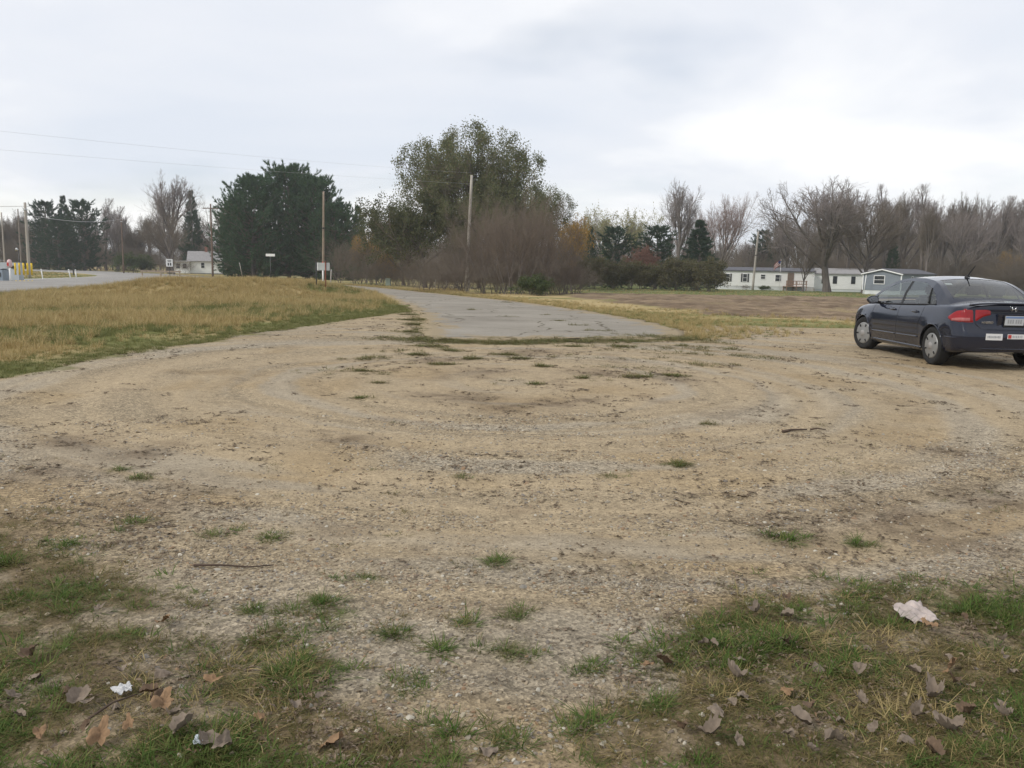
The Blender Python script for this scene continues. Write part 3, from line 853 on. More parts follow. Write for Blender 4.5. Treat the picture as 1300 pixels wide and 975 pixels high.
for i, (x, y, h, wd, k, l) in enumerate([
        (-91.9, 166.3, 13.0, 1.0, 'spruce_b', 'round topped dark pine behind the grass island'),
        (-96.2, 181.1, 15.6, .62, 'spruce_a', 'pointed spruce rising between two round dark pines'),
        (-84.0, 164.8, 13.2, 1.05, 'spruce_b', 'broad dark pine beside bare woods past the pointed spruce'),
        (-85.5, 158.4, 9.5, 1.2, 'spruce_b', 'low dark evergreen in front of the pointed spruce'),
        (-67.6, 177.6, 17.2, .58, 'spruce_a', 'narrow dark spruce standing above the white house'),
        (-27.3, 147.5, 12.8, .7, 'spruce_a', 'dark spruce tip peeping above orange trees beside the pine group'),
        (-25.8, 157.9, 12.6, .5, 'spruce_a', 'slim dark spruce tip beside the grey green tree'),
        (10.3, 114.5, 8.2, .6, 'spruce_a', 'narrow dark spruce beside the orange tree by the thicket'),
        (13.3, 111.2, 7.8, 1.25, 'spruce_b', 'rounded dark evergreen in front of the pale yellow willows'),
        (18.6, 110.4, 8.0, 1.3, 'spruce_b', 'dark evergreen beside the russet bush'),
        (23.0, 105.5, 8.7, 1.25, 'spruce_a', 'cone shaped blue green spruce by the white mobile home'),
        (48.1, 163.1, 10.8, .9, 'spruce_b', 'dark evergreen behind the mobile home and the light pole'),
        (61.3, 136.9, 8.6, .7, 'spruce_a', 'thin dark evergreen among bare trees behind the blue grey home')]):
    plant(k, 'evergreen_tree', l, 'tree', x, y, h, wd)
for x, y, h, wd, l in [(-18.4, 116.6, 8.4, .8, 'orange leaved tree beside the pine group'), (-19.6, 112.3, 6.6, .8, 'smaller rust coloured tree by the utility pedestal'),
                       (5.4, 79.8, 7.2, .8, 'golden orange tree at the edge of the bare thicket'), (75.2, 127.4, 6.8, .8, 'orange leaved tree before the bare woods behind the parked sedan')]:
    plant('orange_tree', 'orange_tree', l, 'tree', x, y, h, wd)
plant('orange_shrub', 'orange_shrub', 'low orange brown shrub beneath the grey green tree', 'shrub', -14.1, 99.0, 4.2, 1.1)
for x, y, h, wd, k in [(-3.9, 62.9, 5.6, .75, 'shrub_b'), (-2.1, 61.0, 7.1, .62, 'shrub_a'), (-0.2, 59.4, 7.5, .62, 'shrub_c'), (1.9, 60.4, 7.2, .62, 'shrub_a'),
                       (3.4, 61.9, 5.6, .7, 'shrub_c'), (-0.9, 66.0, 7.9, .66, 'shrub_b'), (4.1, 61.2, 3.4, .7, 'shrub_a'), (0.9, 64.5, 7.4, .66, 'shrub_a'), (-4.9, 66.5, 4.2, .8, 'shrub_b')]:
    plant(k, 'bare_shrub', 'tall bare %s shrub in the thicket beside the drive' % {'shrub_a': 'wide spreading reddish brown', 'shrub_b': 'dull brown', 'shrub_c': 'upright reddish brown'}[k], 'shrub', x, y, h * 1.07, wd, 'bare thicket shrubs beside the drive')
for i in range(9):
    plant('shrub_b', 'low_brush', 'low bare brush at the foot of the tall thicket', 'shrub', -6.5 + i * 1.35, 60.6 + abs(i - 3) * .5, 1.7 + .5 * (i % 3), 1.5, 'low brush under the thicket')
for i in range(14):
    x, y = -17.5 + i * 1.75, 93 - i * 2.0 + 2.5 * (i % 2)
    plant('shrub_b', 'low_brush', 'low bare brush behind the far bend of the drive', 'shrub', x, y, 2.0 + .6 * (i % 3), 1.6, 'low brush behind the drive bend')
plant('green_shrub', 'green_shrub', 'small olive green bush at the foot of the bare thicket', 'shrub', 1.5, 57.2, 1.5, 1.6)
for x, y, h in [(-17.8, 96.4, 6.4), (-15.7, 94.7, 4.6), (-11.5, 89.3, 5.2), (-8.4, 73.0, 3.2), (-6.4, 69.5, 3.6), (-21.5, 103, 5.6)]:
    plant('shrub_b', 'brown_shrub', 'low bare brown shrub between the pine group and the thicket', 'shrub', x, y, h, .95, 'low brown shrubs along the far drive')
for x, y, h in [(14.5, 139.2, 13.2), (19.4, 138.7, 13.0)]:
    plant('willow', 'willow_tree', 'pale yellow green willow above the dark evergreens', 'tree', x, y, h, .62, 'pale willows')
plant('russet_shrub', 'russet_shrub', 'dark red russet bush between two dark evergreens', 'shrub', 16.3, 106.8, 5.8, .85)
for x, y, h in [(7.6, 97.7, 3.6), (9.6, 101.6, 4.2), (11.3, 97.3, 3.4), (13.7, 99.1, 3.7), (16.1, 97.7, 3.3), (18.4, 96.3, 4.0), (20.9, 98.8, 3.8), (22.0, 94.4, 3.9)]:
    plant('olive_shrub', 'olive_shrub', 'dull olive shrub in the hedge row beyond the ploughed field', 'shrub', x, y, h, 1.0, 'olive hedge shrubs beyond the field')
plant('green_shrub', 'evergreen_bush', 'clipped dark green bush in front of the white house', 'shrub', -66.5, 147, 3.6, 1.6)
plant('green_shrub', 'garden_bush', 'small rounded green bush below the flag', 'shrub', 35.0, 117.5, .75, 2.2)
plant('shrub_b', 'brush_pile', 'low grey brush at the foot of the light pole', 'shrub', 32.0, 116.5, .9, 2.2)

BT = [(-62.5, 152.7, 18.6, 'bare_b', .95, 'large bare tree with upswept limbs above the white house', None),
      (28.3, 147.3, 19.0, 'bare_b', .85, 'tallest bare grey tree behind the dark evergreens', None),
      (34.3, 141.9, 16.0, 'bare_d', .85, 'bare tree with pinkish brown twigs behind the cone shaped spruce', None),
      (32.4, 153.6, 14.5, 'bare_d', .8, 'smaller bare tree between the tallest bare tree and the pinkish one', None),
      (42.3, 113.4, 15.4, 'bare_a', 1.3, 'large spreading bare tree in front of the white mobile home', None),
      (46.0, 110.6, 14.0, 'bare_c', 1.0, 'bare forked tree beside the blue grey mobile home', None),
      (39.4, 114.6, 8.2, 'bare_c', .8, 'shorter dark bare tree touching the end of the white mobile home', None)]
for x, y, h, k, wd, l, g in BT:
    plant(k, 'bare_tree', l, 'tree', x, y, h, wd, g)
for i, (x, y, h) in enumerate([(45.6, 132.4, 13.4), (46.5, 142.6, 13.6), (49.1, 157.5, 14.4), (45.0, 163.9, 9.6), (60.0, 137.5, 17.4), (66.5, 145.5, 17.8), (65.0, 135.2, 17.2), (74.3, 147.3, 17.0),
                               (72.0, 137.3, 16.4), (79.1, 144.8, 17.4), (79.0, 139.1, 16.2), (83.7, 142.2, 16.6), (80.1, 132.7, 14.6), (55.0, 140.0, 17.4), (57.5, 150.0, 18.2), (70.0, 152.0, 18.0), (88.0, 146.0, 16.4),
                               (62.5, 128.0, 13.5), (77.0, 128.5, 12.5), (92.0, 150.0, 17.0), (53.0, 134.0, 15.0), (68.5, 131.0, 14.0)]):
    k = ('bare_e', 'bare_b', 'bare_f', 'bare_a', 'bare_e', 'bare_f')[i % 6]
    plant(k, 'bare_tree', {'bare_a': 'round crowned bare grey tree', 'bare_b': 'upswept bare grey tree', 'bare_e': 'slim straight bare grey tree', 'bare_f': 'slim brownish bare tree'}[k] + ' in the wood behind the mobile homes', 'tree', x, y, h, prng.uniform(.75, 1.0), 'bare trees behind the mobile homes')
for i, (x, y, h) in enumerate([(-87.2, 185.5, 14.2), (-84.6, 192.2, 15.0), (-113.5, 194.3, 13.6), (-111.0, 184.1, 9.5), (-87.2, 180.0, 15.4), (-66.6, 189.8, 18.2), (-76, 176, 12.5), (-71, 182, 13), (-80, 170, 11), (-57, 178, 15), (-54, 168, 14.0)]):
    k = ('bare_e', 'bare_c', 'bare_f', 'bare_c')[i % 4]
    plant(k, 'bare_tree', {'bare_c': 'wide spreading bare brown tree', 'bare_e': 'slim straight bare grey tree', 'bare_f': 'slim brownish bare tree'}[k] + ' in the woods beyond the curving road', 'tree', x, y, h, prng.uniform(.8, 1.05), 'bare trees beyond the road')
plant('bare_c', 'bare_tree', 'bare tree with a leaning trunk in front of the white house', 'tree', -57.2, 141.5, 11.0, 1.0, lean=(0, .16))
for x, y, h in [(-60.5, 150, 3.6), (-57.5, 148, 3.0), (-63.5, 152, 3.4)]:
    plant('shrub_b', 'bare_shrub', 'grey brown brush in front of the white house', 'shrub', x, y, h, 1.0, 'brush before the white house')
plant('bare_d', 'bare_tree', 'small reddish bare tree above the thicket by the willows', 'tree', 13.1, 169.5, 13.6, .8)

# far woods, one mass
_r = np.random.default_rng(8)
fp, fi, fs = [], [], []
far_protos = []
for k in ('bare_a', 'bare_c', 'bare_e', 'bare_f', 'shrub_b'):
    H, parts = PROTO[k]
    bm = bmesh.new()
    for _, me in parts:
        bm.from_mesh(me)
    jm = bpy.data.meshes.new(k + '_far'); bm.to_mesh(jm); bm.free()
    jm.materials.append(TWIG_B if k != 'bare_e' else TWIG)
    far_protos.append(jm)
for i in range(330):
    a = R(_r.uniform(-48, 46)); d = _r.uniform(205, 300)
    x, y = d * math.sin(a), d * math.cos(a)
    az = math.degrees(a)
    h = np.interp(az, [-48, -30, -12, 0, 8, 15, 20, 46], [12, 12, 13, 13, 12, 13, 18, 19]) * _r.uniform(.75, 1.1)
    fp.append((x, y, float(gz(x, y)) - .1)); fi.append(i % 4); fs.append((h / 10 * .9, h / 10 * .9, h / 10))
for i in range(420):
    a = R(_r.uniform(-48, 46)); az = math.degrees(a)
    d = _r.uniform(188, 260) if az < -6 or az > 12 else _r.uniform(150, 220)
    if 14 < az < 40: d = _r.uniform(142, 190)
    x, y = d * math.sin(a), d * math.cos(a)
    h = _r.uniform(4.5, 8.0)
    fp.append((x, y, float(gz(x, y)) - .1)); fi.append(4); fs.append((h / 10 * 1.2, h / 10 * 1.2, h / 10))
nf_ = len(fp)
tag(scatter('far_woods', fp, np.stack([np.zeros(nf_), np.zeros(nf_), _r.uniform(0, 6.28, nf_)], 1), fs, fi, far_protos, 'distant mass of bare brown woods along the horizon'), cat='woods')
# ------------------------------------------------------------------ buildings
SIDING = mat('white_siding', (.84, .84, .82), .6, .05, 1.2, stretch=(1, 1, 6))
SIDING_B = mat('blue_grey_siding', (.20, .225, .26), .65, .08, 1.2, stretch=(1, 1, 6))
SIDING_G = mat('pale_grey_siding', (.50, .56, .55), .65, .08, 1.2, stretch=(1, 1, 6))
SKIRT = mat('skirting', (.66, .68, .68), .7, .08, 2)
ROOF = mat('dark_roof', (.11, .11, .125), .8, .2, 3)
ROOF_G = mat('grey_roof', (.28, .27, .27), .8, .2, 3)
TRIM = mat('white_trim', (.80, .80, .80), .5, .04, 2)
DARKTRIM = mat('dark_trim', (.05, .05, .055), .6, .1, 2)
PANE = mat('window_pane', (.03, .035, .04), .08, .0, 1, .5)
WOOD = mat('weathered_wood', (.30, .24, .18), .85, .25, 3, stretch=(1, 1, .2))
WOOD_R = mat('reddish_deck_wood', (.28, .17, .12), .85, .2, 3)
POLE_G = mat('grey_pole_wood', (.36, .33, .29), .9, .18, 3, bump=.2, stretch=(4, 4, .4))
POLE_B = mat('brown_pole_wood', (.15, .105, .08), .9, .25, 3, bump=.2, stretch=(4, 4, .4))
METAL = mat('galvanised', (.48, .49, .50), .45, .1, 4, .5, .6)
STEEL_D = mat('dark_steel', (.05, .05, .05), .55, .1, 4, .5, .3)
RUST = mat('rusty_red_steel', (.22, .075, .05), .8, .3, 6)
YELLOW = mat('bollard_yellow', (.72, .50, .03), .5, .1, 4)
CABLE = mat('cable', (.55, .55, .56), .7, 0)
REDP = mat('red_paint', (.45, .05, .04), .5, .08, 4)
CABIN = mat('cabinet_grey', (.40, .43, .45), .55, .08, 2)
CABIN_GR = mat('cabinet_green', (.36, .42, .36), .55, .08, 2)

def window(parent, x, y, z, w_, h, face='-y', shutters=False, frame=TRIM):
    """a framed window on a wall facing -y (wall plane at y)"""
    wf = bmesh.new()
    t = .07
    for sx in (-1, 1):
        bbox(wf, (t, .06, h + 2 * t), (sx * (w_ / 2 + t / 2), 0, 0))
    for sz in (-1, 1):
        bbox(wf, (w_, .06, t), (0, 0, sz * (h / 2 + t / 2)))
    bbox(wf, (w_, .05, .045), (0, 0, 0))
    o = bm_obj('window', wf, frame, parent)
    o.location = (x, y, z)
    if face == '-x':
        o.rotation_euler = (0, 0, -math.pi / 2)
    box('pane', (w_, .03, h), (0, .012, 0), PANE, o)
    if shutters:
        for sx in (-1, 1):
            box('shutter', (.22, .05, h + .1), (sx * (w_ / 2 + t + .12), -.005, 0), DARKTRIM, o)
    return o
def gable_roof(parent, x0, x1, y0, y1, z, rise, over, mat_, along='x', th=.14):
    """a pitched roof slab, ridge along x or y"""
    bm = bmesh.new()
    if along == 'x':
        yc = (y0 + y1) / 2
        pr = [(y0 - over, z - over * rise / (yc - y0)), (yc, z + rise), (y1 + over, z - over * rise / (yc - y0)), (y1 + over, z - over * rise / (yc - y0) + th), (yc, z + rise + th), (y0 - over, z - over * rise / (yc - y0) + th)]
        A = [(x0 - over, a, b) for a, b in pr]; B = [(x1 + over, a, b) for a, b in pr]
    else:
        xc = (x0 + x1) / 2
        pr = [(x0 - over, z - over * rise / (xc - x0)), (xc, z + rise), (x1 + over, z - over * rise / (xc - x0)), (x1 + over, z - over * rise / (xc - x0) + th), (xc, z + rise + th), (x0 - over, z - over * rise / (xc - x0) + th)]
        A = [(a, y0 - over, b) for a, b in pr]; B = [(a, y1 + over, b) for a, b in pr]
    va = [bm.verts.new(v) for v in A]; vb = [bm.verts.new(v) for v in B]
    bm.faces.new(va); bm.faces.new(vb[::-1])
    for i in range(6):
        j = (i + 1) % 6
        bm.faces.new((va[i], vb[i], vb[j], va[j]))
    bmesh.ops.recalc_face_normals(bm, faces=bm.faces[:])
    return bm_obj('roof', bm, mat_, parent)
def walls(parent, x0, x1, y0, y1, z0, z1, rise, mat_, along='x'):
    bm = bmesh.new()
    if along == 'x':
        yc = (y0 + y1) / 2
        pr = [(y0, z0), (y1, z0), (y1, z1), (yc, z1 + rise), (y0, z1)]
        A = [(x0, a, b) for a, b in pr]; B = [(x1, a, b) for a, b in pr]
    else:
        xc = (x0 + x1) / 2
        pr = [(x0, z0), (x1, z0), (x1, z1), (xc, z1 + rise), (x0, z1)]
        A = [(a, y0, b) for a, b in pr]; B = [(a, y1, b) for a, b in pr]
    va = [bm.verts.new(v) for v in A]; vb = [bm.verts.new(v) for v in B]
    bm.faces.new(va); bm.faces.new(vb[::-1])
    for i in range(5):
        j = (i + 1) % 5
        bm.faces.new((va[i], vb[i], vb[j], va[j]))
    bmesh.ops.recalc_face_normals(bm, faces=bm.faces[:])
    return bm_obj('wall', bm, mat_, parent)

# white single wide home beyond the field
hx, hy = 33.0, 124.0
hz = float(gz(hx + 6, hy))
home = thing('mobile_home', 'long white mobile home with dark low roof and wooden deck', 'house', (hx, hy, hz), R(-4))
walls(home, -2.6, 11.0, 0, 4.3, .55, 2.75, .42, SIDING)
gable_roof(home, -2.6, 11.0, 0, 4.3, 2.75, .42, .18, ROOF)
box('skirting', (13.5, 4.2, .68), (4.2, 2.15, .22), SKIRT, home)
window(home, -1.7, -.02, 1.75, .95, 1.05, frame=TRIM, shutters=True)
window(home, 1.0, -.02, 1.75, .55, 1.1, shutters=True)
window(home, 3.6, -.02, 1.95, .6, .6)
window(home, 5.8, -.02, 1.8, .8, .9)
dr = box('door', (.9, .06, 2.0), (7.6, -.025, 1.6), mat('door_brown', (.20, .15, .12), .6, .1, 2), home)
box('door_handle', (.05, .05, .12), (.34, -.05, -.05), METAL, dr)
wing = thing('mobile_home', 'lower white section of mobile home behind the spreading bare tree', 'house', (44.2, 124.6, float(gz(46, 124.6))), R(-6))
walls(wing, 0, 7.6, 0, 4.6, .35, 2.55, .5, SIDING)
gable_roof(wing, 0, 7.6, 0, 4.6, 2.55, .5, .2, ROOF_G)
box('skirting', (7.5, 4.5, .5), (3.8, 2.3, .12), SKIRT, wing)
for x in (1.6, 3.2, 5.8):
    window(wing, x, -.02, 1.7, .45, .95, shutters=False, frame=DARKTRIM)
deck = thing('wooden_deck', 'reddish wooden deck with railing and steps in front of the white home', 'deck', (hx + 8.5, hy - 2.0, hz), R(-4))
for i in range(9):
    box('plank', (.30, 2.0, .05), (-1.95 + i * .33, .55, .62), WOOD_R, deck)
for x in (-2.0, -.6, .8):
    for y in (-.4, 1.4):
        box('post', (.1, .1, 1.5 if y < 0 else .62), (x, y, .72 if y < 0 else .29), WOOD_R, deck)
for z in (.95, 1.42):
    box('rail', (3.0, .06, .09), (-.6, -.47, z), WOOD_R, deck)
for i in range(10):
    box('baluster', (.05, .04, .46), (-1.85 + i * .28, -.46, 1.19), WOOD_R, deck)
for i in range(3):
    box('step', (1.1, .32, .07), (1.6, .5 - i * .33, .45 - i * .17), WOOD, deck)

flag = thing('flag_pole', 'white flag pole with a limp striped flag before the white home', 'flag', (37.6, 119.0, float(gz(37.6, 119.0))))
tube_obj('pole', [(0, 0, -.1), (0, 0, 2), (0, 0, 4.4)], [.035, .03, .022], TRIM, flag)
fl = []
cols = [REDP, WHITE]
for i in range(7):
    bm = bmesh.new()
    pts = []
    for k in range(9):
        u = k / 8
        for s in (0, 1):
            zz = 4.25 - (i + s) * .11 - u * u * .75
            pts.append(bm.verts.new((-.03 - u * .95, .06 * math.sin(u * 9 + i * .2), zz)))
    for k in range(8):
        bm.faces.new((pts[2 * k], pts[2 * k + 1], pts[2 * k + 3], pts[2 * k + 2]))
    bmesh.ops.solidify(bm, geom=bm.faces[:], thickness=.004)
    bm_obj('stripe', bm, cols[i % 2], flag)
bm = bmesh.new(); bbox(bm, (.34, .012, .40), (-.2, -.03, 4.0), (0, .25, 0)); bm_obj('canton', bm, mat('flag_blue', (.03, .05, .16), .7, .05, 3), flag)

# blue grey home, gable end towards the lot
bx, by = 42.3, 102.0
bh = thing('mobile_home', 'blue grey mobile home with white skirting and gable end', 'house', (bx, by, float(gz(bx, by))), R(-42))
walls(bh, 0, 4.4, 0, 13.0, .5, 2.45, .52, SIDING_B, 'y')
gable_roof(bh, 0, 4.4, 0, 13.0, 2.45, .52, .2, ROOF, 'y')
box('skirting', (4.32, 12.9, .62), (2.2, 6.5, .2), SKIRT, bh)
window(bh, 1.9, -.03, 1.75, 1.15, .9)
we = window(bh, 4.43, 4.0, 1.75, .6, .8); we.rotation_euler = (0, 0, math.pi / 2)
we = window(bh, 4.43, 9.0, 1.75, .6, .8); we.rotation_euler = (0, 0, math.pi / 2)
for x in (0, 4.4):
    box('corner_board', (.12, .12, 1.95), (x, -.01, 1.48), TRIM, bh)
for s in (-1, 1):
    box('fascia', (2.52, .05, .13), (2.2 + s * 1.2, -.235, 2.69), TRIM, bh, rot=(0, s * .232, 0))
gh = thing('mobile_home', 'pale green grey mobile home glimpsed between two bare trunks', 'house', (47.5, 131.5, float(gz(47.5, 131.5))), R(-5))
walls(gh, 0, 9.0, 0, 4.4, .4, 2.9, .5, SIDING_G)
gable_roof(gh, 0, 9.0, 0, 4.4, 2.9, .5, .2, ROOF_G)
box('skirting', (8.9, 4.3, .6), (4.5, 2.2, .16), SKIRT, gh)
window(gh, 2.0, -.03, 1.9, .8, .9); window(gh, 6.0, -.03, 1.9, .8, .9)

# white house past the road
lx, ly = -67.0, 169.5
lh = thing('white_house', 'small white house with gabled roof and enclosed porch past the road', 'house', (lx, ly, float(gz(lx, ly))), R(16))
lh.scale = (.86, .86, .86)
walls(lh, 1.6, 9.0, 0, 7.0, .1, 3.0, 2.1, SIDING)
gable_roof(lh, 1.6, 9.0, 0, 7.0, 3.0, 2.1, .35, ROOF_G)
pw = box('porch', (3.4, 3.4, 2.5), (.2, .4, 1.3), SIDING, lh)
box('porch_roof', (4.2, 4.0, .38), (.1, .35, 2.75), mat('shingle_light', (.42, .41, .40), .8, .2, 3), lh, bev=.1)
for x in (-.5, .9):
    window(lh, x, -1.33, 1.7, .8, 1.1)
window(lh, 4.8, -.03, 1.9, .7, 1.2)
box('foundation', (7.3, 6.9, .3), (5.3, 3.5, .05), ROOF_G, lh)
ch = box('chimney', (.6, .6, 1.6), (5.4, 3.5, 5.5), mat('brick', (.25, .12, .09), .85, .2, 6), lh)

# ------------------------------------------------------------------ poles, wires, signs
def pole(x, y, h, r, m, label, lean=0.0, leany=0.0, arms=0, name='utility_pole', group=None, collars=()):
    o = thing(name, label, 'pole', (x, y, float(gz(x, y))), 0, group)
    zs = np.linspace(-.4, h, 7)
    pts = [(lean * max(z, 0) / h, leany * max(z, 0) / h, z) for z in zs]
    tube_obj('shaft', pts, np.linspace(r, r * .68, 7), m, o, 10)
    for k in range(arms):
        z = h * .94 - k * .8
        box('crossarm', (2.2, .1, .12), (lean * z / h, leany * z / h - r, z), m, o)
        for dx in (-.95, -.35, .35, .95):
            tube_obj('insulator', [(lean * z / h + dx, leany * z / h - r, z + .05), (lean * z / h + dx, leany * z / h - r, z + .22)], [.05, .035], METAL, o, 6)
    for z, m2 in collars:
        tube_obj('band', [(lean * z / h, leany * z / h, z - .06), (lean * z / h, leany * z / h, z + .06)], r * 1.12, m2, o, 10)
    return o
pole(-42.4, 73.6, 6.5, .15, POLE_G, 'thick pale grey utility pole beside the yellow bollards', arms=0, collars=((5.9, METAL),))
pole(-56.9, 94.1, 6.8, .09, POLE_G, 'slim pale pole across the road behind the grey cabinets')
pole(-60.6, 103.6, 7.8, .10, mat('ash_pole_wood', (.22, .19, .17), .9, .2, 3), 'dull grey brown pole between the two pale poles')
pole(-63.1, 136.1, 8.6, .12, POLE_B, 'dark brown pole in front of the bare woods past the road', collars=((8.2, METAL),))
pole(-43.8, 122.4, 10.4, .15, POLE_B, 'dark brown pole with crossarm beside the pine group', arms=1)
P411 = pole(-16.6, 73.2, 8.1, .115, mat('tan_pole_wood', (.26, .21, .16), .9, .2, 3), 'bare weathered pole standing in front of the dark pines', lean=.15, collars=((5.0, STEEL_D),))
P600 = pole(-3.9, 69.0, 9.3, .155, POLE_G, 'leaning pale wooden pole in front of the bare thicket', lean=.36)
pole(33.9, 119.3, 8.2, .17, POLE_G, 'pale light pole in front of the white mobile home', lean=.35, collars=((4.9, STEEL_D),))
pole(-40.0, 16.0, 7.2, .2, POLE_B, 'brown utility pole carrying the wires across the road', arms=1)
def wire(name, a, b, sag, r, label, group=None):
    a = np.array(a, float); b = np.array(b, float)
    t = np.linspace(0, 1, 33)[:, None]
    P = a * (1 - t) + b * t
    P[:, 2] -= 4 * sag * (t * (1 - t))[:, 0]
    o = tube_obj(name, P, r, CABLE, None, 4)
    return tag(o, label, 'wire', group)
wire('overhead_wire', (-40.0, 16.0, 6.8), (-3.54, 69.0, 8.85), .5, .0042, 'upper thin wire sagging across the sky to the leaning pole')
wire('overhead_wire', (-40.0, 16.0, 5.7), (-3.57, 69.0, 8.0), .35, .004, 'lower thin wire crossing the sky to the leaning pole')
wire('overhead_wire', (-42.0, 73.8, 5.9), (-70, 80, 6.8), .3, .025, 'dark cable running from the thick grey pole past the cabinets')
wire('overhead_wire', (-42.0, 73.8, 5.1), (-63.1, 136.1, 7.9), .5, .018, 'thin cable running from the thick grey pole into the woods')

def gpt(x, y):
    return (x, y, float(gz(x, y)))
for i in range(5):
    t = i / 4
    x, y = -36.2 + t * .70, 61.1 + t * .85
    o = thing('bollard', 'yellow steel bollard in the row beside the grey cabinets', 'bollard', gpt(x, y), 0, 'yellow bollards')
    tube_obj('post', [(0, 0, -.2), (0, 0, .66)], .062, YELLOW, o, 12)
    lathe('cap', [(.062, 0), (.05, .04), (.001, .055)], YELLOW, o, 12).rotation_euler = (0, -math.pi / 2, 0)
    o.children[-1].location = (0, 0, .66)
mk = thing('marker_post', 'white marker post with rounded pink and white top by bollards', 'post', gpt(-36.3, 60.6))
tube_obj('post', [(0, 0, -.2), (0, 0, 1.05)], .06, WHITE, mk, 10)
tube_obj('head', [(0, 0, 1.0), (0, 0, 1.1), (0, 0, 1.35), (0, 0, 1.5), (0, 0, 1.56)], [.13, .17, .17, .13, .04], mat('faded_pink', (.62, .45, .44), .6, .1, 3), mk, 12)
box('decal', (.14, .012, .24), (-.03, -.165, 1.22), REDP, mk)
cb = thing('utility_cabinet', 'low blue grey utility cabinet with sloped lid by the road', 'cabinet', gpt(-37.8, 61.4))
prism('body', [(-.75, 0), (.45, 0), (.45, .78), (.3, .86), (-.75, .86)], .8, mat('blue_grey_cabinet', (.24, .29, .34), .55, .08, 2), cb)
box('lid', (1.3, .9, .06), (-.15, .4, .9), CABIN, cb)
box('hinge', (.06, .04, .3), (.3, -.02, .45), STEEL_D, cb)
cb = thing('utility_cabinet', 'tall pale grey meter cabinet standing behind the low cabinet', 'cabinet', gpt(-38.5, 64.5))
box('body', (1.5, .6, 1.35), (0, 0, .66), CABIN, cb, bev=.03)
tube_obj('meter', [(.3, -.3, 1.0), (.3, -.42, 1.0)], .12, STEEL_D, cb, 12)
box('door_seam', (.02, .012, 1.1), (-.15, -.302, .65), STEEL_D, cb)
def stake(x, y, h, lean, label, group=None, m=WHITE):
    o = thing('marker_stake', label, 'stake', gpt(x, y), 0, group)
    tube_obj('stake', [(0, 0, -.1), (lean * .5, 0, h * .5), (lean, 0, h)], .045, m, o, 6)
    box('reflector', (.06, .02, .1), (lean, -.05, h - .1), METAL, o)
    return o
stake(-39.5, 70.5, .85, -.12, 'white stake leaning on the grass island beside the thick pole')
stake(-38.9, 73.8, .85, -.16, 'white stake leaning, one of a pair at the island tip', 'paired white stakes')
stake(-38.3, 73.6, .85, -.05, 'white stake leaning, one of a pair at the island tip', 'paired white stakes')
stake(-12.8, 58.6, 1.45, .09, 'pale leaning stake beside the drive behind the back of a sign', m=POLE_G)
stake(-40.0, 124.0, 2.2, -.4, 'pale leaning board stake at the foot of the pines', m=POLE_G)
stake(41.9, 100.6, 2.3, .15, 'white leaning post in front of the blue grey home', m=WHITE)
def mailbox(x, y, label):
    o = thing('mailbox', label, 'mailbox', gpt(x, y))
    box('post', (.1, .1, 1.1), (0, 0, .5), STEEL_D, o)
    bm = bmesh.new()
    n = 10
    A = [(-.13, 1.05)] + [(.13 * -math.cos(math.pi * i / n), 1.2 + .13 * math.sin(math.pi * i / n)) for i in range(n + 1)] + [(.13, 1.05)]
    va = [bm.verts.new((a, -.28, b)) for a, b in A]; vb = [bm.verts.new((a, .28, b)) for a, b in A]
    bm.faces.new(va); bm.faces.new(vb[::-1])
    for i in range(len(A)):
        j = (i + 1) % len(A)
        bm.faces.new((va[i], vb[i], vb[j], va[j]))
    bmesh.ops.recalc_face_normals(bm, faces=bm.faces[:])
    bm_obj('box', bm, STEEL_D, o)
mailbox(-50.1, 95.7, 'black mailbox on a post at the far road edge')
mailbox(-56.5, 98.0, 'black mailbox on a post near the grass island beyond the pole')
def street_lamp(x, y):
    o = thing('street_lamp', 'thin street lamp with round head behind the bollards', 'lamp', gpt(x, y))
    tube_obj('shaft', [(0, 0, -.2), (0, 0, 2.6)], .05, STEEL_D, o, 8)
    tube_obj('head', [(-.28, 0, 2.62), (-.2, 0, 2.7), (0, 0, 2.6)], [.12, .15, .05], METAL, o, 8)
street_lamp(-50.8, 86.5)
so = thing('speed_sign', 'white rectangular road sign on a post before the white house', 'sign', gpt(-42.4, 103.7), R(18))
box('post', (.06, .06, 2.2), (0, 0, 1.0), STEEL_D, so)
pl = box('panel', (.76, .03, .92), (0, -.05, 1.75), WHITE, so, bev=.012)
for zz, ww, hh in ((.28, .46, .07), (.14, .40, .07), (-.17, .17, .34)):
    if ww > .2:
        box('legend', (ww, .01, hh), (0, -.018, zz), STEEL_D, pl)
    else:
        for sx in (-.13, .13):
            box('legend', (ww, .01, hh), (sx, -.018, zz), STEEL_D, pl)
rl_ = thing('guard_rail', 'low grey board rail beside the white road sign', 'fence', gpt(-46.6, 111.0), R(4))
box('rail', (5.2, .06, .22), (0, 0, .62), WOOD, rl_)
for x in (-2.4, 0, 2.4):
    box('post', (.14, .14, .8), (x, .1, .35), WOOD, rl_)
st = thing('street_name_sign', 'white street name blade on a thin post before the pines', 'sign', gpt(-19.3, 66.8))
tube_obj('post', [(0, 0, -.2), (0, 0, 2.35)], .03, STEEL_D, st, 8)
box('blade', (.72, .02, .2), (0, 0, 2.45), WHITE, st, bev=.006)
box('bracket', (.06, .05, .06), (0, 0, 2.36), METAL, st)
sg = thing('notice_board', 'grey back of a small sign board on two posts in dry grass', 'sign', (-9.9, 43.7, float(hgt(-9.9, 43.7))), R(-6))
box('panel', (.72, .03, .40), (0, 0, 1.10), mat('sign_back', (.42, .44, .43), .5, .1, 3), sg, bev=.01)
for x, m_ in ((-.36, STEEL_D), (.14, RUST)):
    tube_obj('post', [(x, -.04, -.2), (x, -.04, 1.36)], .03, m_, sg, 8)
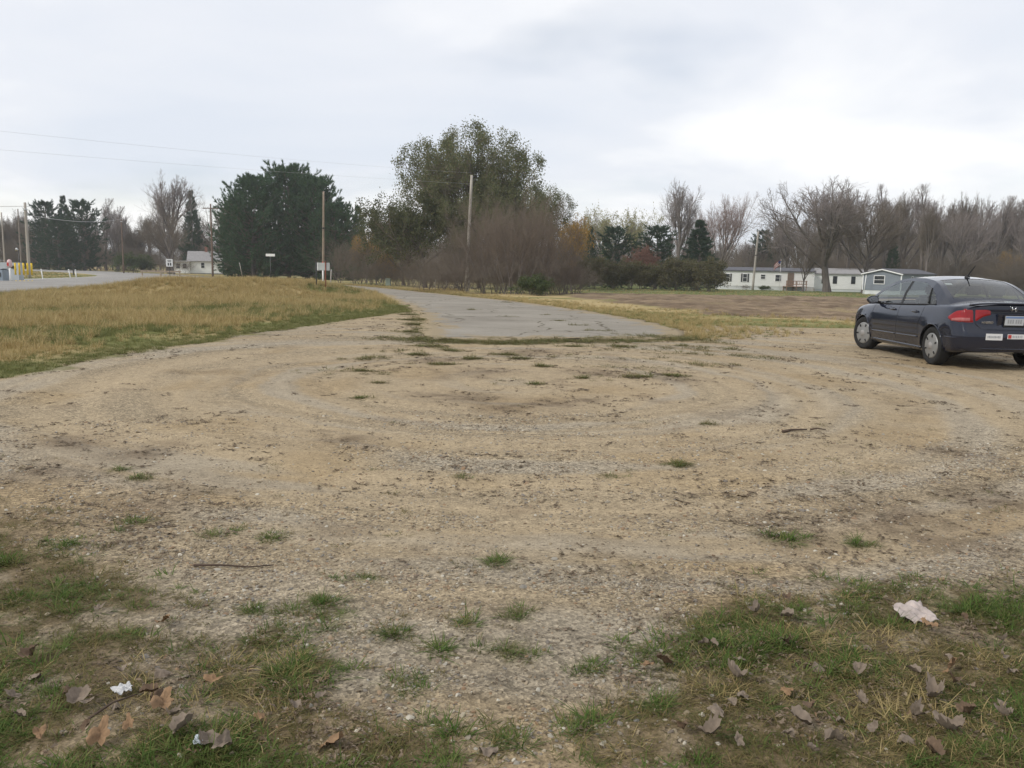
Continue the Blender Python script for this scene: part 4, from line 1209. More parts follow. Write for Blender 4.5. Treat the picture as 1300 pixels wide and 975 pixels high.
for x in (-.3, .3):
    box('bracket', (.05, .02, .40), (x * .93, -.022, 1.1), WHITE if x < 0 else METAL, sg)
wp = thing('marker_post', 'thin white and red marker post behind the sign board', 'post', gpt(-10.8, 47.6))
tube_obj('post', [(0, 0, -.2), (0, 0, 1.0)], .04, WHITE, wp, 8)
tube_obj('cap', [(0, 0, 1.0), (0, 0, 1.3)], .042, REDP, wp, 8)
pd = thing('utility_pedestal', 'pale green utility pedestal box at the far bend of the drive', 'cabinet', gpt(-13.3, 89.0))
box('body', (.5, .45, .72), (0, 0, .34), CABIN_GR, pd, bev=.03)
box('lid', (.56, .5, .08), (0, 0, .74), CABIN_GR, pd, bev=.02)
for i in range(4):
    x, y = -6.2 + i * .9, 66.2 - i * .2
    stake(x, y, .9, .02, 'short grey fence stake at the foot of the thicket', 'fence stakes by the thicket', POLE_G)
# ------------------------------------------------------------------ sedan
def car_paint(name, col):
    m, t, p = new_mat(name)
    p.inputs['Base Color'].default_value = (*col, 1)
    p.inputs['Metallic'].default_value = .1
    p.inputs['Specular IOR Level'].default_value = .08
    p.inputs['Roughness'].default_value = .32
    p.inputs['Coat Weight'].default_value = 1.0
    p.inputs['Coat Roughness'].default_value = .06
    tcn = N('ShaderNodeTexCoord', t)
    # road dust low on the sides
    nn = N('ShaderNodeTexNoise', t); nn.inputs['Scale'].default_value = 3.0; nn.inputs['Detail'].default_value = 6
    t.links.new(tcn.outputs['Object'], nn.inputs['Vector'])
    sx = N('ShaderNodeSeparateXYZ', t); t.links.new(tcn.outputs['Object'], sx.inputs[0])
    mr = N('ShaderNodeMapRange', t); t.links.new(sx.outputs['Z'], mr.inputs[0])
    mr.inputs[1].default_value = .75; mr.inputs[2].default_value = .25; mr.inputs[3].default_value = 0; mr.inputs[4].default_value = .16
    ml = N('ShaderNodeMath', t, operation='MULTIPLY'); t.links.new(mr.outputs[0], ml.inputs[0]); t.links.new(nn.outputs['Fac'], ml.inputs[1])
    mx = N('ShaderNodeMix', t, data_type='RGBA'); t.links.new(ml.outputs[0], mx.inputs['Factor'])
    mx.inputs['A'].default_value = (*col, 1); mx.inputs['B'].default_value = (.12, .10, .075, 1)
    t.links.new(mx.outputs['Result'], p.inputs['Base Color'])
    ad = N('ShaderNodeMath', t, operation='MULTIPLY_ADD'); t.links.new(ml.outputs[0], ad.inputs[0]); ad.inputs[1].default_value = .8; ad.inputs[2].default_value = .22
    t.links.new(ad.outputs[0], p.inputs['Roughness'])
    MATS[name] = m
    return m
def glass_mat(name, tint):
    m, t, p = new_mat(name)
    tr = N('ShaderNodeBsdfTransparent', t); tr.inputs[0].default_value = (*tint, 1)
    gl = N('ShaderNodeBsdfGlossy', t); gl.inputs['Roughness'].default_value = .02
    lw = N('ShaderNodeLayerWeight', t); lw.inputs[0].default_value = .5
    fr = N('ShaderNodeMath', t, operation='POWER'); t.links.new(lw.outputs['Facing'], fr.inputs[0]); fr.inputs[1].default_value = 4.0
    ad = N('ShaderNodeMath', t, operation='MULTIPLY_ADD'); t.links.new(fr.outputs[0], ad.inputs[0]); ad.inputs[1].default_value = .88; ad.inputs[2].default_value = .09
    mx = N('ShaderNodeMixShader', t)
    t.links.new(ad.outputs[0], mx.inputs[0]); t.links.new(tr.outputs[0], mx.inputs[1]); t.links.new(gl.outputs[0], mx.inputs[2])
    t.links.new(mx.outputs[0], t.nodes['Material Output'].inputs[0])
    MATS[name] = m
    return m
PAINT = car_paint('navy_paint', (.004, .0075, .021))
GLASS = glass_mat('car_glass', (.62, .68, .66))
RUBBER = mat('tyre_rubber', (.018, .018, .018), .85, .2, 9)
HUB = mat('hubcap_silver', (.25, .25, .245), .45, .1, 6, .5, .35)
BLACKP = mat('black_plastic', (.014, .014, .015), .5, .1, 6)
CHROME = mat('chrome', (.75, .76, .78), .12, 0, 1, .5, 1.0)
TAIL = mat('tail_red', (.24, .004, .007), .15, .2, 14, .3, coat=.35)
TAIL_C = mat('tail_clear', (.34, .10, .095), .18, .3, 20, .3, coat=.35)
SEAT = mat('seat_cloth', (.085, .085, .09), .9, .1, 8)
UNDER = mat('car_underside', (.01, .01, .01), .9, 0)
PLATE = mat('plate_white', (.48, .50, .52), .5, .05, 4)
PLATE_BL = mat('plate_blue', (.16, .24, .42), .5, .05, 4)
STICK = mat('sticker_white', (.60, .60, .60), .5, .03, 4)
INK = mat('ink_grey', (.30, .31, .33), .6, .1, 30)

def ip(pts):
    a = np.array(pts, float)
    return lambda t: np.interp(t, a[:, 0], a[:, 1])
def sp(pts, n=200):
    """smooth interpolation"""
    a = np.array(pts, float)
    xs = np.linspace(a[0, 0], a[-1, 0], n)
    ys = np.interp(xs, a[:, 0], a[:, 1])
    k = max(3, n // 22) | 1
    pad = np.pad(ys, k // 2, mode='reflect', reflect_type='odd')
    ys = np.convolve(pad, np.ones(k) / k, 'valid')
    pad = np.pad(ys, k // 2, mode='reflect', reflect_type='odd')
    ys = np.convolve(pad, np.ones(k) / k, 'valid')
    return lambda t: np.interp(t, xs, ys)
LEN = 4.49
WM = sp([(0, .735), (.06, .79), (.2, .84), (.5, .866), (1.2, .875), (3.3, .875), (3.9, .86), (4.2, .81), (4.38, .73), (4.49, .60)])
ZB = sp([(0, .30), (.35, .255), (.86, .21), (3.5, .19), (4.2, .2), (4.49, .27)])
ZT = sp([(0, 1.035), (.10, 1.055), (.3, 1.07), (.74, 1.09), (1.2, 1.0), (3.4, .985), (3.8, .93), (4.15, .84), (4.40, .70), (4.49, .60)])
ZS = sp([(0, .965), (.25, .975), (.6, .985), (1.1, .975), (2.0, .94), (3.2, .905), (3.7, .86), (4.15, .77), (4.49, .55)])
UU = np.array([0, .06, .14, .22, .30, .335, .38, .48, .60, .72, .82, .90, .96, 1.0])
PU = np.array([.925, .955, .972, .983, .992, .997, .992, 1.0, .998, .988, .972, .953, .933, .905])
VV = np.array([1.0, .93, .84, .72, .55, .36, .18, 0.0])
def side_x(t, z):
    u = np.clip((z - ZB(t)) / (ZS(t) - ZB(t)), 0, 1)
    return WM(t) * np.interp(u, UU, PU)
REARP = ip([(.25, .03), (.36, .0), (.58, .0), (.64, .045), (.70, .075), (.85, .10), (.97, .115), (1.03, .085), (1.06, .075)])
def deform(P):
    P = np.array(P, float)
    t = P[:, 1].copy()
    k = ss(.75, 0, t)
    P[:, 1] += REARP(P[:, 2]) * k + .10 * (P[:, 0] / .74) ** 2 * ss(.35, 0, t)
    k2 = ss(3.9, 4.49, t)
    P[:, 1] -= .16 * (P[:, 0] / .74) ** 2 * k2
    return P
WHEELS = (.86, 3.56)
WZ = .315
def make_car(name, label, cat, loc, rz, paint, full=True):
    root = thing(name, label, cat, loc, rz)
    ts = np.concatenate([np.linspace(0, .2, 9), np.arange(.24, 4.3, .04), np.linspace(4.3, LEN, 9)])
    nt_ = len(ts)
    prof = []
    for t in ts:
        zb, zs, zt, wm = float(ZB(t)), float(ZS(t)), float(ZT(t)), float(WM(t))
        pts = [(0, zb), (.45 * wm, zb), (.8 * wm, zb)]
        pts += [(wm * p, zb + u * (zs - zb)) for u, p in zip(UU, PU)]
        pts += [(.905 * wm * v, zs + (zt - zs) * (1 - v ** 3.0)) for v in VV[1:]]
        prof.append(pts)
    prof = np.array(prof)                    # nt, m, 2
    m = prof.shape[1]
    right = np.dstack([prof[:, :, 0], np.repeat(ts[:, None], m, 1), prof[:, :, 1]])
    left = right.copy(); left[..., 0] *= -1
    ring = np.concatenate([right, left[:, ::-1][:, 1:-1]], 1)   # nt, 2m-2, 3
    q = ring.shape[1]
    V = ring.reshape(-1, 3)
    idx = np.arange(nt_ * q).reshape(nt_, q)
    F = np.stack([idx[:-1], idx[1:], np.roll(idx[1:], -1, 1), np.roll(idx[:-1], -1, 1)], -1).reshape(-1, 4)
    kind = np.tile(np.arange(q), nt_ - 1)
    parts = [(V, F)]
    # end caps
    vv = np.concatenate([VV, -VV[::-1][1:]])
    for t, flip in ((0.0, False), (LEN, True)):
        zb, zs, zt, wm = float(ZB(t)), float(ZS(t)), float(ZT(t)), float(WM(t))
        rows = [[(wm * p * v, t, zb + u * (zs - zb)) for v in vv] for u, p in zip(UU[:-1], PU[:-1])]
        rows.append([(.905 * wm * v, t, zs + (zt - zs) * (1 - abs(v) ** 3.0)) for v in vv])
        G = np.array(rows); a, b = G.shape[:2]
        ix = np.arange(a * b).reshape(a, b)
        f = np.stack([ix[:-1, :-1], ix[:-1, 1:], ix[1:, 1:], ix[1:, :-1]], -1).reshape(-1, 4)
        parts.append((G.reshape(-1, 3), f if flip else f[:, ::-1]))
    V, Fs = join_np(parts)
    F = np.concatenate(Fs)
    c = V[F].mean(1)
    # open the cabin, cut the wheel arches
    keep = ~((c[:, 2] > .93) & (c[:, 1] > .98) & (c[:, 1] < 3.42) & (np.abs(c[:, 0]) < .78) & (c[:, 2] > ZS(c[:, 1]) - .005))
    AR = .352
    for wt in WHEELS:
        dd = np.hypot(c[:, 1] - wt, c[:, 2] - WZ)
        keep &= ~((dd < AR) & (np.abs(c[:, 0]) > .6))
    F = F[keep]
    for wt in WHEELS:
        dy, dz = V[:, 1] - wt, V[:, 2] - WZ
        dd = np.hypot(dy, dz)
        msk = (dd < AR + .022) & (np.abs(V[:, 0]) > .6) & (dd > .2)
        V[msk, 1] = wt + dy[msk] / dd[msk] * AR
        V[msk, 2] = WZ + dz[msk] / dd[msk] * AR
        fl = (np.abs(dd - AR) < .12) & (np.abs(V[:, 0]) > .75) & (V[:, 2] > .3)      # slight flare
        V[fl, 0] += np.sign(V[fl, 0]) * .012 * (1 - np.abs(dd[fl] - AR) / .12)
    V = deform(V)
    c = V[F].mean(1)
    door_r = lambda c, s: (np.sign(c[:, 0]) == s) & (np.abs(c[:, 0]) > .7) & (c[:, 1] > 1.26) & (c[:, 1] < 2.14) & (c[:, 2] > .33) & (np.hypot(c[:, 1] - .86, c[:, 2] - WZ) > .44)
    door_f = lambda c, s: (np.sign(c[:, 0]) == s) & (np.abs(c[:, 0]) > .7) & (c[:, 1] >= 2.14) & (c[:, 1] < 3.16) & (c[:, 2] > .33)
    used = np.zeros(len(F), bool)
    def piece(nm, sel, mt):
        f = F[sel]
        u, inv = np.unique(f.ravel(), return_inverse=True)
        me = mesh_np(nm, V[u], inv.reshape(f.shape), mt, True)
        bm = bmesh.new(); bm.from_mesh(me)
        bmesh.ops.remove_doubles(bm, verts=bm.verts[:], dist=.0008)
        bm.to_mesh(me); bm.free()
        me.polygons.foreach_set('use_smooth', np.ones(len(me.polygons), bool))
        return obj(nm, me, root)
    doors = []
    if full:
        for s in (-1, 1):
            for fn in (door_f, door_r):
                sel = fn(c, s) & ~used
                used |= sel
                doors.append((piece('door', sel, paint), s, fn is door_f))
    piece('body', ~used, paint)
    # inner floor and wheel wells
    box('underbody', (1.36, 3.9, .06), (0, 2.2, .30), UNDER, root)
    for wt in WHEELS:
        for s in (-1, 1):
            bm = bmesh.new()
            n = 20
            a = [bm.verts.new((s * .86, wt + AR * math.cos(math.pi * 1.1 * i / n - .15), WZ + AR * math.sin(math.pi * 1.1 * i / n - .15))) for i in range(n + 1)]
            b = [bm.verts.new((s * .55, v.co.y, v.co.z)) for v in a]
            for i in range(n):
                bm.faces.new((a[i], a[i + 1], b[i + 1], b[i]))
            bm.faces.new(b)
            bm_obj('wheel_well', bm, UNDER, root)
    # ---- greenhouse
    ZR = sp([(.60, .985), (.72, 1.075), (.9, 1.175), (1.15, 1.305), (1.4, 1.375), (1.8, 1.412), (2.2, 1.412), (2.6, 1.375), (2.9, 1.295), (3.2, 1.17), (3.5, 1.025), (3.62, .965)])
    def gx(t, z):
        zs = ZS(t)
        return np.interp(np.clip((z - zs) / (1.412 - zs), 0, 1), [0, .3, .65, .9, 1], [.795, .755, .68, .605, .565]) * np.interp(t, [.68, 1.3, 2.8, 3.62], [.92, 1, 1, .95])
    tg = np.concatenate([np.arange(.61, 3.6, .03), [3.6]])
    lo = ZS(tg) + .012
    HI = sp([(.95, .98), (1.04, 1.06), (1.12, 1.15), (1.3, 1.255), (1.6, 1.335), (1.9, 1.357), (2.3, 1.352), (2.6, 1.318), (2.9, 1.235), (3.2, 1.105), (3.45, .98), (3.62, .90)])
    hi = np.clip(np.minimum(HI(tg), ZR(tg) - .03), lo, None)
    zr = np.maximum(ZR(tg), lo + .004)
    hi = np.minimum(np.maximum(hi, lo + .0015), zr - .002)
    for s in (-1, 1):
        rows = [np.stack([s * gx(tg, z), tg, z], 1) for z in (ZS(tg) - .03, lo, lo + (hi - lo) * .5, hi, (hi + zr) / 2, zr)]
        G = np.stack(rows, 1)
        n, k = G.shape[:2]
        ix = np.arange(n * k).reshape(n, k)
        f = np.stack([ix[:-1, :-1], ix[1:, :-1], ix[1:, 1:], ix[:-1, 1:]], -1)
        tm = (tg[:-1] + tg[1:]) / 2
        op = (hi - lo)[:-1] > .025
        win = op & (((tm > 1.02) & (tm < 2.10)) | ((tm > 2.20) & (tm < 3.24)))
        pill = op & ~win & (tm > 1.0) & (tm < 3.3)
        GV = G.reshape(-1, 3)
        fr = [f[:, 0], f[:, 3], f[:, 4], f[:, 1][~win & ~pill], f[:, 2][~win & ~pill]]
        fr = np.concatenate(fr)
        obj('roof_pillar', mesh_np('roof_pillar', GV, fr if s > 0 else fr[:, ::-1], paint, True), root)
        pf = np.concatenate([f[:, 1][pill], f[:, 2][pill]])
        obj('door_pillar', mesh_np('door_pillar', GV, pf if s > 0 else pf[:, ::-1], BLACKP, True), root)
        for lo_t, hi_t in ((1.0, 2.15), (2.15, 3.3)):
            w2 = win & (tm > lo_t) & (tm < hi_t)
            wf = np.concatenate([f[:, 1][w2], f[:, 2][w2]])
            obj('side_window', mesh_np('side_window', GV * np.array([.996, 1, 1]), wf if s > 0 else wf[:, ::-1], GLASS, True), root)
        # dark trim along the foot of the glass, and the quarter glass bar
        tt = np.linspace(1.0, 3.25, 40)
        tube_obj('window_trim', np.stack([s * (gx(tt, ZS(tt) + .008) + .004), tt, ZS(tt) + .01], 1), .011, BLACKP, root, 5)
        zq = np.linspace(1.0, 1.25, 6)
        tube_obj('quarter_bar', np.stack([s * (gx(1.0 + 0 * zq + .30, zq) + .001), 1.20 + (zq - 1.0) * .45, zq], 1), .012, BLACKP, root, 5)
    # roof with front and rear glass
    nx = 17
    vx = np.linspace(-1, 1, nx)
    zc = np.maximum(ZR(tg), ZS(tg) + .016)
    Gx = gx(tg, zc)[:, None] * vx[None]
    Gz = zc[:, None] + (.045 * (1 - vx ** 2))[None] * np.clip((zc - 1.0) / .35, .25, 1)[:, None]
    Gy = tg[:, None] - np.where(tg < 1.5, 1, 0)[:, None] * (.10 * (1 - vx ** 2))[None] * ss(1.5, .6, tg)[:, None] + ss(2.5, 3.5, tg)[:, None] * (.20 * (1 - vx ** 2))[None]
    G = np.dstack([Gx, Gy, Gz]).reshape(-1, 3)
    ix = np.arange(len(tg) * nx).reshape(len(tg), nx)
    f = np.stack([ix[:-1, :-1], ix[:-1, 1:], ix[1:, 1:], ix[1:, :-1]], -1)
    tm = (tg[:-1] + tg[1:]) / 2
    inner = np.zeros(nx - 1, bool); inner[1:-1] = True
    rw = ((tm > .76) & (tm < 1.38))[:, None] & inner[None]
    wsn = ((tm > 2.62) & (tm < 3.52))[:, None] & inner[None]
    obj('roof', mesh_np('roof', G, f[~(rw | wsn)], paint, True), root)
    obj('rear_window', mesh_np('rear_window', G - [0, 0, .004], f[rw], GLASS, True), root)
    obj('windshield', mesh_np('windshield', G - [0, 0, .004], f[wsn], GLASS, True), root)
    # ---- wheels
    for wt in WHEELS:
        for s in (-1, 1):
            wh = bpy.data.objects.new('wheel', None); link(wh, root)
            wh.location = (s * .762, wt, WZ)
            wh.rotation_euler = (.4 * wt, 0, 0 if s > 0 else math.pi)
            if wt > 2 and full:
                wh.rotation_euler = (1.1, 0, (0 if s > 0 else math.pi) + .22)
            lathe('tyre', [(.205, -.09), (.27, -.10), (.305, -.092), (.317, -.07), (.319, 0), (.317, .07), (.305, .092), (.27, .102), (.215, .09), (.20, .07)], RUBBER, wh, 32)
            hb = lathe('hubcap', [(.212, .078), (.208, .094), (.19, .100), (.13, .098), (.085, .106), (.055, .112), (.001, .114)], HUB, wh, 32)
            for k in range(6):
                a = k * math.pi / 3
                o = box('slot', (.012, .05, .026), (.1015, .165 * math.cos(a), .165 * math.sin(a)), BLACKP, hb, rot=(a, 0, 0))
            lathe('hub_centre', [(.062, .109), (.058, .117), (.001, .119)], mat('hub_centre_grey', (.28, .27, .26), .5, .1, 5), hb, 20)
    if not full:
        for s in (-1, 1):
            box('tail_lamp', (.3, .05, .14), (s * .55, .04, .82), TAIL, root)
            box('headlamp', (.32, .06, .14), (s * .52, 4.36, .62), CHROME, root)
        box('bumper', (1.2, .06, .12), (0, 4.44, .42), BLACKP, root)
        return root
    # ---- seams, trim, handles
    def on_side(s, t, z, off=.003):
        P = deform(np.stack([s * (side_x(t, z)), t, z], 1)); P[:, 0] += s * off
        return P
    for s in (-1, 1):
        for pts in ([(1.25, .95), (1.27, .80), (1.33, .66), (1.36, .55), (1.30, .42), (1.30, .33)], [(2.14, .935), (2.14, .33)], [(3.17, .89), (3.20, .7), (3.17, .33)]):
            a = np.array(pts); d = resample(smooth_poly(a, 2), 24)
            tube_obj('door_seam', on_side(s, d[:, 0], d[:, 1], -.003), .006, BLACKP, root, 5)
        for t0, t1 in ((1.34, 2.12), (2.16, 3.12)):
            tt = np.linspace(t0, t1, 24)
            tube_obj('side_moulding', on_side(s, tt, .425 - .012 * (tt - 1.3), .0), .016, paint, root, 6)
        tt = np.linspace(.12, .46, 16)
        tube_obj('bumper_crease', on_side(s, tt, .50 + 0 * tt, -.004), .012, paint, root, 6)
        tt = np.linspace(1.25, 3.14, 40)
        tube_obj('sill', on_side(s, tt, .25 + 0 * tt, -.012), .03, paint, root, 6)
        for wt in WHEELS:
            an = np.linspace(-.05, math.pi + .05, 40)
            yy, zz = wt + (AR + .006) * np.cos(an), WZ + (AR + .006) * np.sin(an)
            P = deform(np.stack([s * (side_x(yy, zz) + .008), yy, zz], 1))
            tube_obj('arch_lip', P, .013, paint, root, 5)
    for (d, s, front) in doors:
        t0 = 2.36 if front else 1.50
        tt = np.linspace(t0 - .10, t0 + .10, 10)
        P = on_side(s, tt, .845 + 0 * tt, .024)
        P[0] -= [s * .022, 0, 0]; P[-1] -= [s * .022, 0, 0]
        tube_obj('handle', P, .014, paint, d, 8)
        tt = np.linspace(t0 - .09, t0 + .09, 8)
        tube_obj('handle_recess', on_side(s, tt, .842 + 0 * tt, -.010), [.004, .02, .026, .028, .028, .026, .02, .004], BLACKP, d, 8)
    for s in (-1, 1):
        bm = bmesh.new()
        bmesh.ops.create_icosphere(bm, subdivisions=3, radius=1)
        for v in bm.verts:
            x, y, z = v.co
            v.co = (s * .955 + x * .115, 2.98 + y * (.075 if y > 0 else .035), .985 + z * .078 * (1 - .12 * s * x))
        mr = bm_obj('mirror', bm, paint, root, True)
        bm = bmesh.new()
        bmesh.ops.create_circle(bm, cap_ends=True, segments=20, radius=1)
        for v in bm.verts:
            x, y, z = v.co
            v.co = (s * .957 + x * .092, 2.9405, .985 + y * .060)
        bm_obj('mirror_glass', bm, CHROME, mr)
        box('mirror_stem', (.10, .06, .05), (s * .84, 3.01, .935), BLACKP, mr)
    # ---- tail lamps wrapped round the corners
    def lamp(nm, s, path, zl, zh, mt, off=.006):
        n = len(path); k = 7
        g = []
        for i, (kind_, v) in enumerate(path):
            col_ = []
            for j in range(k):
                z = zl[i] + (zh[i] - zl[i]) * j / (k - 1)
                if kind_ == 'b':
                    col_.append((s * v, 0.0, z))
                else:
                    col_.append((s * float(side_x(v, z)), v, z))
            g.append(col_)
        g = np.array(g)
        P = deform(g.reshape(-1, 3)).reshape(g.shape)
        du = np.gradient(P, axis=0); dw = np.gradient(P, axis=1)
        nn = norm(np.cross(du, dw))
        outw = np.stack([P[..., 0], P[..., 1] - 2.2, 0 * P[..., 2]], -1)
        nn *= np.sign((nn * outw).sum(-1, keepdims=True))
        e = np.ones((n, k, 1)); e[0] = e[-1] = -.6; e[:, 0] = e[:, -1] = -.6
        P = P + nn * off * e
        ix = np.arange(n * k).reshape(n, k)
        f = np.stack([ix[:-1, :-1], ix[:-1, 1:], ix[1:, 1:], ix[1:, :-1]], -1).reshape(-1, 4)
        o = obj(nm, mesh_np(nm, P.reshape(-1, 3), f, mt, True), root)
        return o
    for s in (-1, 1):
        w0 = float(WM(0)) * .985
        pb = [('b', x) for x in np.linspace(.58, w0, 7)]
        pside = [('s', t) for t in np.linspace(.03, .40, 12)]
        path = pb + pside
        zl = np.concatenate([np.full(7, .735), np.interp(np.linspace(.03, .40, 12), [0, .25, .40], [.735, .75, .80])])
        zh = np.concatenate([np.full(7, .955), np.interp(np.linspace(.03, .40, 12), [0, .15, .3, .40], [.95, .93, .875, .815])])
        lamp('tail_lamp', s, path, zl, zh, TAIL, .010)
        path2 = [('b', x) for x in np.linspace(.62, w0, 6)] + [('s', t) for t in np.linspace(.03, .26, 8)]
        lamp('lamp_lens', s, path2, np.full(14, .755), np.concatenate([np.full(6, .825), np.linspace(.825, .80, 8)]), TAIL_C, .016)
        xs = np.linspace(.33, .57, 9)
        lamp('boot_lamp', s, [('b', x) for x in xs], np.interp(xs, [.33, .45, .57], [.87, .83, .735]), np.interp(xs, [.33, .40, .57], [.935, .957, .957]), TAIL, .011)
    # ---- boot lid, plate, badges, stickers
    def on_back(x, z, off=.004):
        P = deform(np.stack([x, 0 * x, z], 1)); P[:, 1] -= off
        return P
    for s in (-1, 1):
        x = s * np.array([.60, .58, .56, .50, .44, .40])
        tube_obj('boot_seam', on_back(x, np.array([.96, .85, .73, .66, .645, .64]), -.003), .006, BLACKP, root, 5)
    x = np.linspace(-.42, .42, 20)
    tube_obj('boot_seam', on_back(x, .642 + 0 * x, -.002), .007, BLACKP, root, 5)
    x = np.linspace(-.66, .66, 30)
    lip = on_back(x, 1.045 + 0 * x, .006); lip[:, 2] += .004 - .03 * (x / .66) ** 4
    tube_obj('spoiler_lip', lip, .014, paint, root, 8)
    tube_obj('lip_shadow_strip', on_back(x, 1.005 + 0 * x, -.006), .008, BLACKP, root, 6)  # black strip stands in for the shade under the spoiler lip
    x = np.linspace(-.34, .34, 16)
    tube_obj('chrome_strip', on_back(x, .905 + 0 * x, -.002), .010, BLACKP, root, 6)
    box('plate_recess', (.50, .03, .20), (0, .094, .785), paint, root, rot=(.1, 0, 0))
    pl = box('licence_plate', (.305, .012, .152), (0, .060, .785), PLATE, root, rot=(.1, 0, 0), bev=.004)
    box('plate_band', (.28, .004, .028), (0, -.0075, .055), PLATE_BL, pl)
    for k in range(6):
        box('plate_mark', (.022, .004, .058), (-.095 + k * .037 + (.012 if k > 2 else 0), -.0075, -.008), INK, pl)
    for z_ in (-.083,):
        box('plate_frame', (.32, .014, .03), (0, 0, z_), BLACKP, pl)
    for s in (-1, 1):
        box('plate_frame', (.014, .014, .15), (s * .158, 0, 0), BLACKP, pl)
    # emblem: a rounded frame with an upright splayed H
    em = bpy.data.objects.new('emblem', None); link(em, root); em.location = (0, .098, .965); em.rotation_euler = (.1, 0, 0)
    an = np.linspace(0, 2 * math.pi, 41)
    ex = .056 * np.sign(np.cos(an)) * np.abs(np.cos(an)) ** .6; ez = .046 * np.sign(np.sin(an)) * np.abs(np.sin(an)) ** .6
    tube_obj('frame', np.stack([ex * (1 + .15 * ez / .046), 0 * an, ez], 1), .0055, CHROME, em, 6, cap=False)
    for s in (-1, 1):
        tube_obj('upright', [(s * .034, 0, .038), (s * .024, 0, 0), (s * .030, 0, -.038)], [.008, .007, .008], CHROME, em, 6)
    tube_obj('crossbar', [(-.026, 0, 0), (.026, 0, 0)], .007, CHROME, em, 6)
    fc = bpy.data.curves.new('badge', 'FONT'); fc.body = 'HYBRID'; fc.size = .052; fc.extrude = .003; fc.shear = .25; fc.align_x = 'CENTER'
    tmp = bpy.data.objects.new('badge_text', fc); C.objects.link(tmp)
    bpy.context.view_layer.update()
    bme = bpy.data.meshes.new_from_object(tmp.evaluated_get(bpy.context.evaluated_depsgraph_get()))
    bpy.data.objects.remove(tmp)
    bme.materials.clear(); bme.materials.append(CHROME)
    bo = obj('badge', bme, root)
    bo.location = (-.40, .098, .735); bo.rotation_euler = (math.pi / 2 + .12, 0, 0)
    for x_, w_, z_, h_ in ((-.315, .245, .535, .10), (.07, .38, .545, .075)):
        px = np.linspace(x_ - w_ / 2, x_ + w_ / 2, 8)
        lo_, hi_ = on_back(px, z_ - h_ / 2 + 0 * px, .006), on_back(px, z_ + h_ / 2 + 0 * px, .006)
        ym = np.minimum(lo_[:, 1], hi_[:, 1]); lo_[:, 1] = ym; hi_[:, 1] = ym
        V_ = np.concatenate([lo_, hi_]); i = np.arange(7)
        stk = obj('bumper_sticker', mesh_np('bumper_sticker', V_, np.stack([i, i + 1, i + 9, i + 8], -1), STICK), root)
        for k in range(9 if w_ < .3 else 12):
            if w_ > .3 and k < 2: continue
            box('print', (.013, .002, .034 if k % 3 else .024), (x_ - w_ / 2 + .03 + k * (w_ - .05) / (9 if w_ < .3 else 12), float(np.interp(x_ - w_ / 2 + .03, px, ym)) - .003 - .000 * k + float(np.interp(x_ - w_ / 2 + .03 + k * (w_ - .05) / 9, px, ym) - np.interp(x_ - w_ / 2 + .03, px, ym)), z_), INK, stk)
        if w_ > .3:
            box('red_end', (.05, .002, .055), (x_ - w_ / 2 + .035, float(ym[0]) - .003, z_), REDP, stk)
    x = np.linspace(-.62, .62, 24)
    tp_ = np.clip((.62 - np.abs(x)) / .2, .05, 1)
    tube_obj('bumper_lip', on_back(x, .345 + 0 * x, -.006), .014 * tp_, paint, root, 6)
    tube_obj('bumper_ledge', on_back(x, .628 + 0 * x, -.012), .016 * tp_, paint, root, 6)
    tube_obj('exhaust_pipe', [(.42, .10, .25), (.42, .4, .26)], .028, METAL, root, 10)
    # antenna on the rear of the roof
    ab = bpy.data.objects.new('antenna', None); link(ab, root); ab.location = (0, 1.52, 1.435)
    lathe('base', [(.045, 0), (.04, .02), (.02, .045), (.001, .05)], BLACKP, ab, 14).rotation_euler = (0, -math.pi / 2, 0)
    tube_obj('mast', [(0, -.01, .03), (0, -.12, .12), (0, -.22, .20)], [.011, .009, .007], BLACKP, ab, 8)
    # ---- cabin
    def seat(x, y, wd, hd=True):
        so = bpy.data.objects.new('seat', None); link(so, root); so.location = (x, y, 0)
        box('cushion', (wd, .5, .16), (0, .22, .50), SEAT, so, bev=.05)
        box('backrest', (wd, .14, .62), (0, -.10, .80), SEAT, so, rot=(.2, 0, 0), bev=.05)
        for dx in ([0] if hd == 1 else [-.42, .42]):
            box('headrest', (.26, .10, .17), (dx, -.21, 1.21), SEAT, so, rot=(.15, 0, 0), bev=.035)
    seat(-.36, 2.15, .5, 1); seat(.36, 2.15, .5, 1); seat(0, 1.52, 1.24, 2)
    box('parcel_shelf', (1.18, .34, .03), (0, 1.0, 1.0), SEAT, root)
    box('dashboard', (1.35, .4, .2), (0, 3.15, .86), BLACKP, root, bev=.06)
    box('cabin_floor', (1.4, 2.6, .04), (0, 2.1, .36), UNDER, root)
    st_ = bpy.data.objects.new('steering_wheel', None); link(st_, root); st_.location = (-.36, 2.86, .93); st_.rotation_euler = (-.4, 0, 0)
    an = np.linspace(0, 2 * math.pi, 31)
    tube_obj('rim', np.stack([.185 * np.cos(an), 0 * an, .185 * np.sin(an)], 1), .014, BLACKP, st_, 6, cap=False)
    box('spoke', (.34, .02, .05), (0, 0, 0), BLACKP, st_)
    box('window_sticker', (.11, .004, .05), (-.46, 1.235, 1.325), STICK, root, rot=(-1.08, 0, 0))
    return root
cx0, cy0 = 7.78, 12.93
make_car('sedan', 'dark navy four door sedan parked on the gravel beside the field', 'car', (cx0, cy0, float(gz(cx0, cy0 + 1)) - .004), R(.3), PAINT)
cx1, cy1 = 50.6, 128.0
make_car('parked_car', 'dark maroon car parked between the mobile homes', 'car', (cx1 - 1.0, cy1 + 2, float(gz(cx1, cy1))), R(172), car_paint('maroon_paint', (.05, .012, .016)), False)
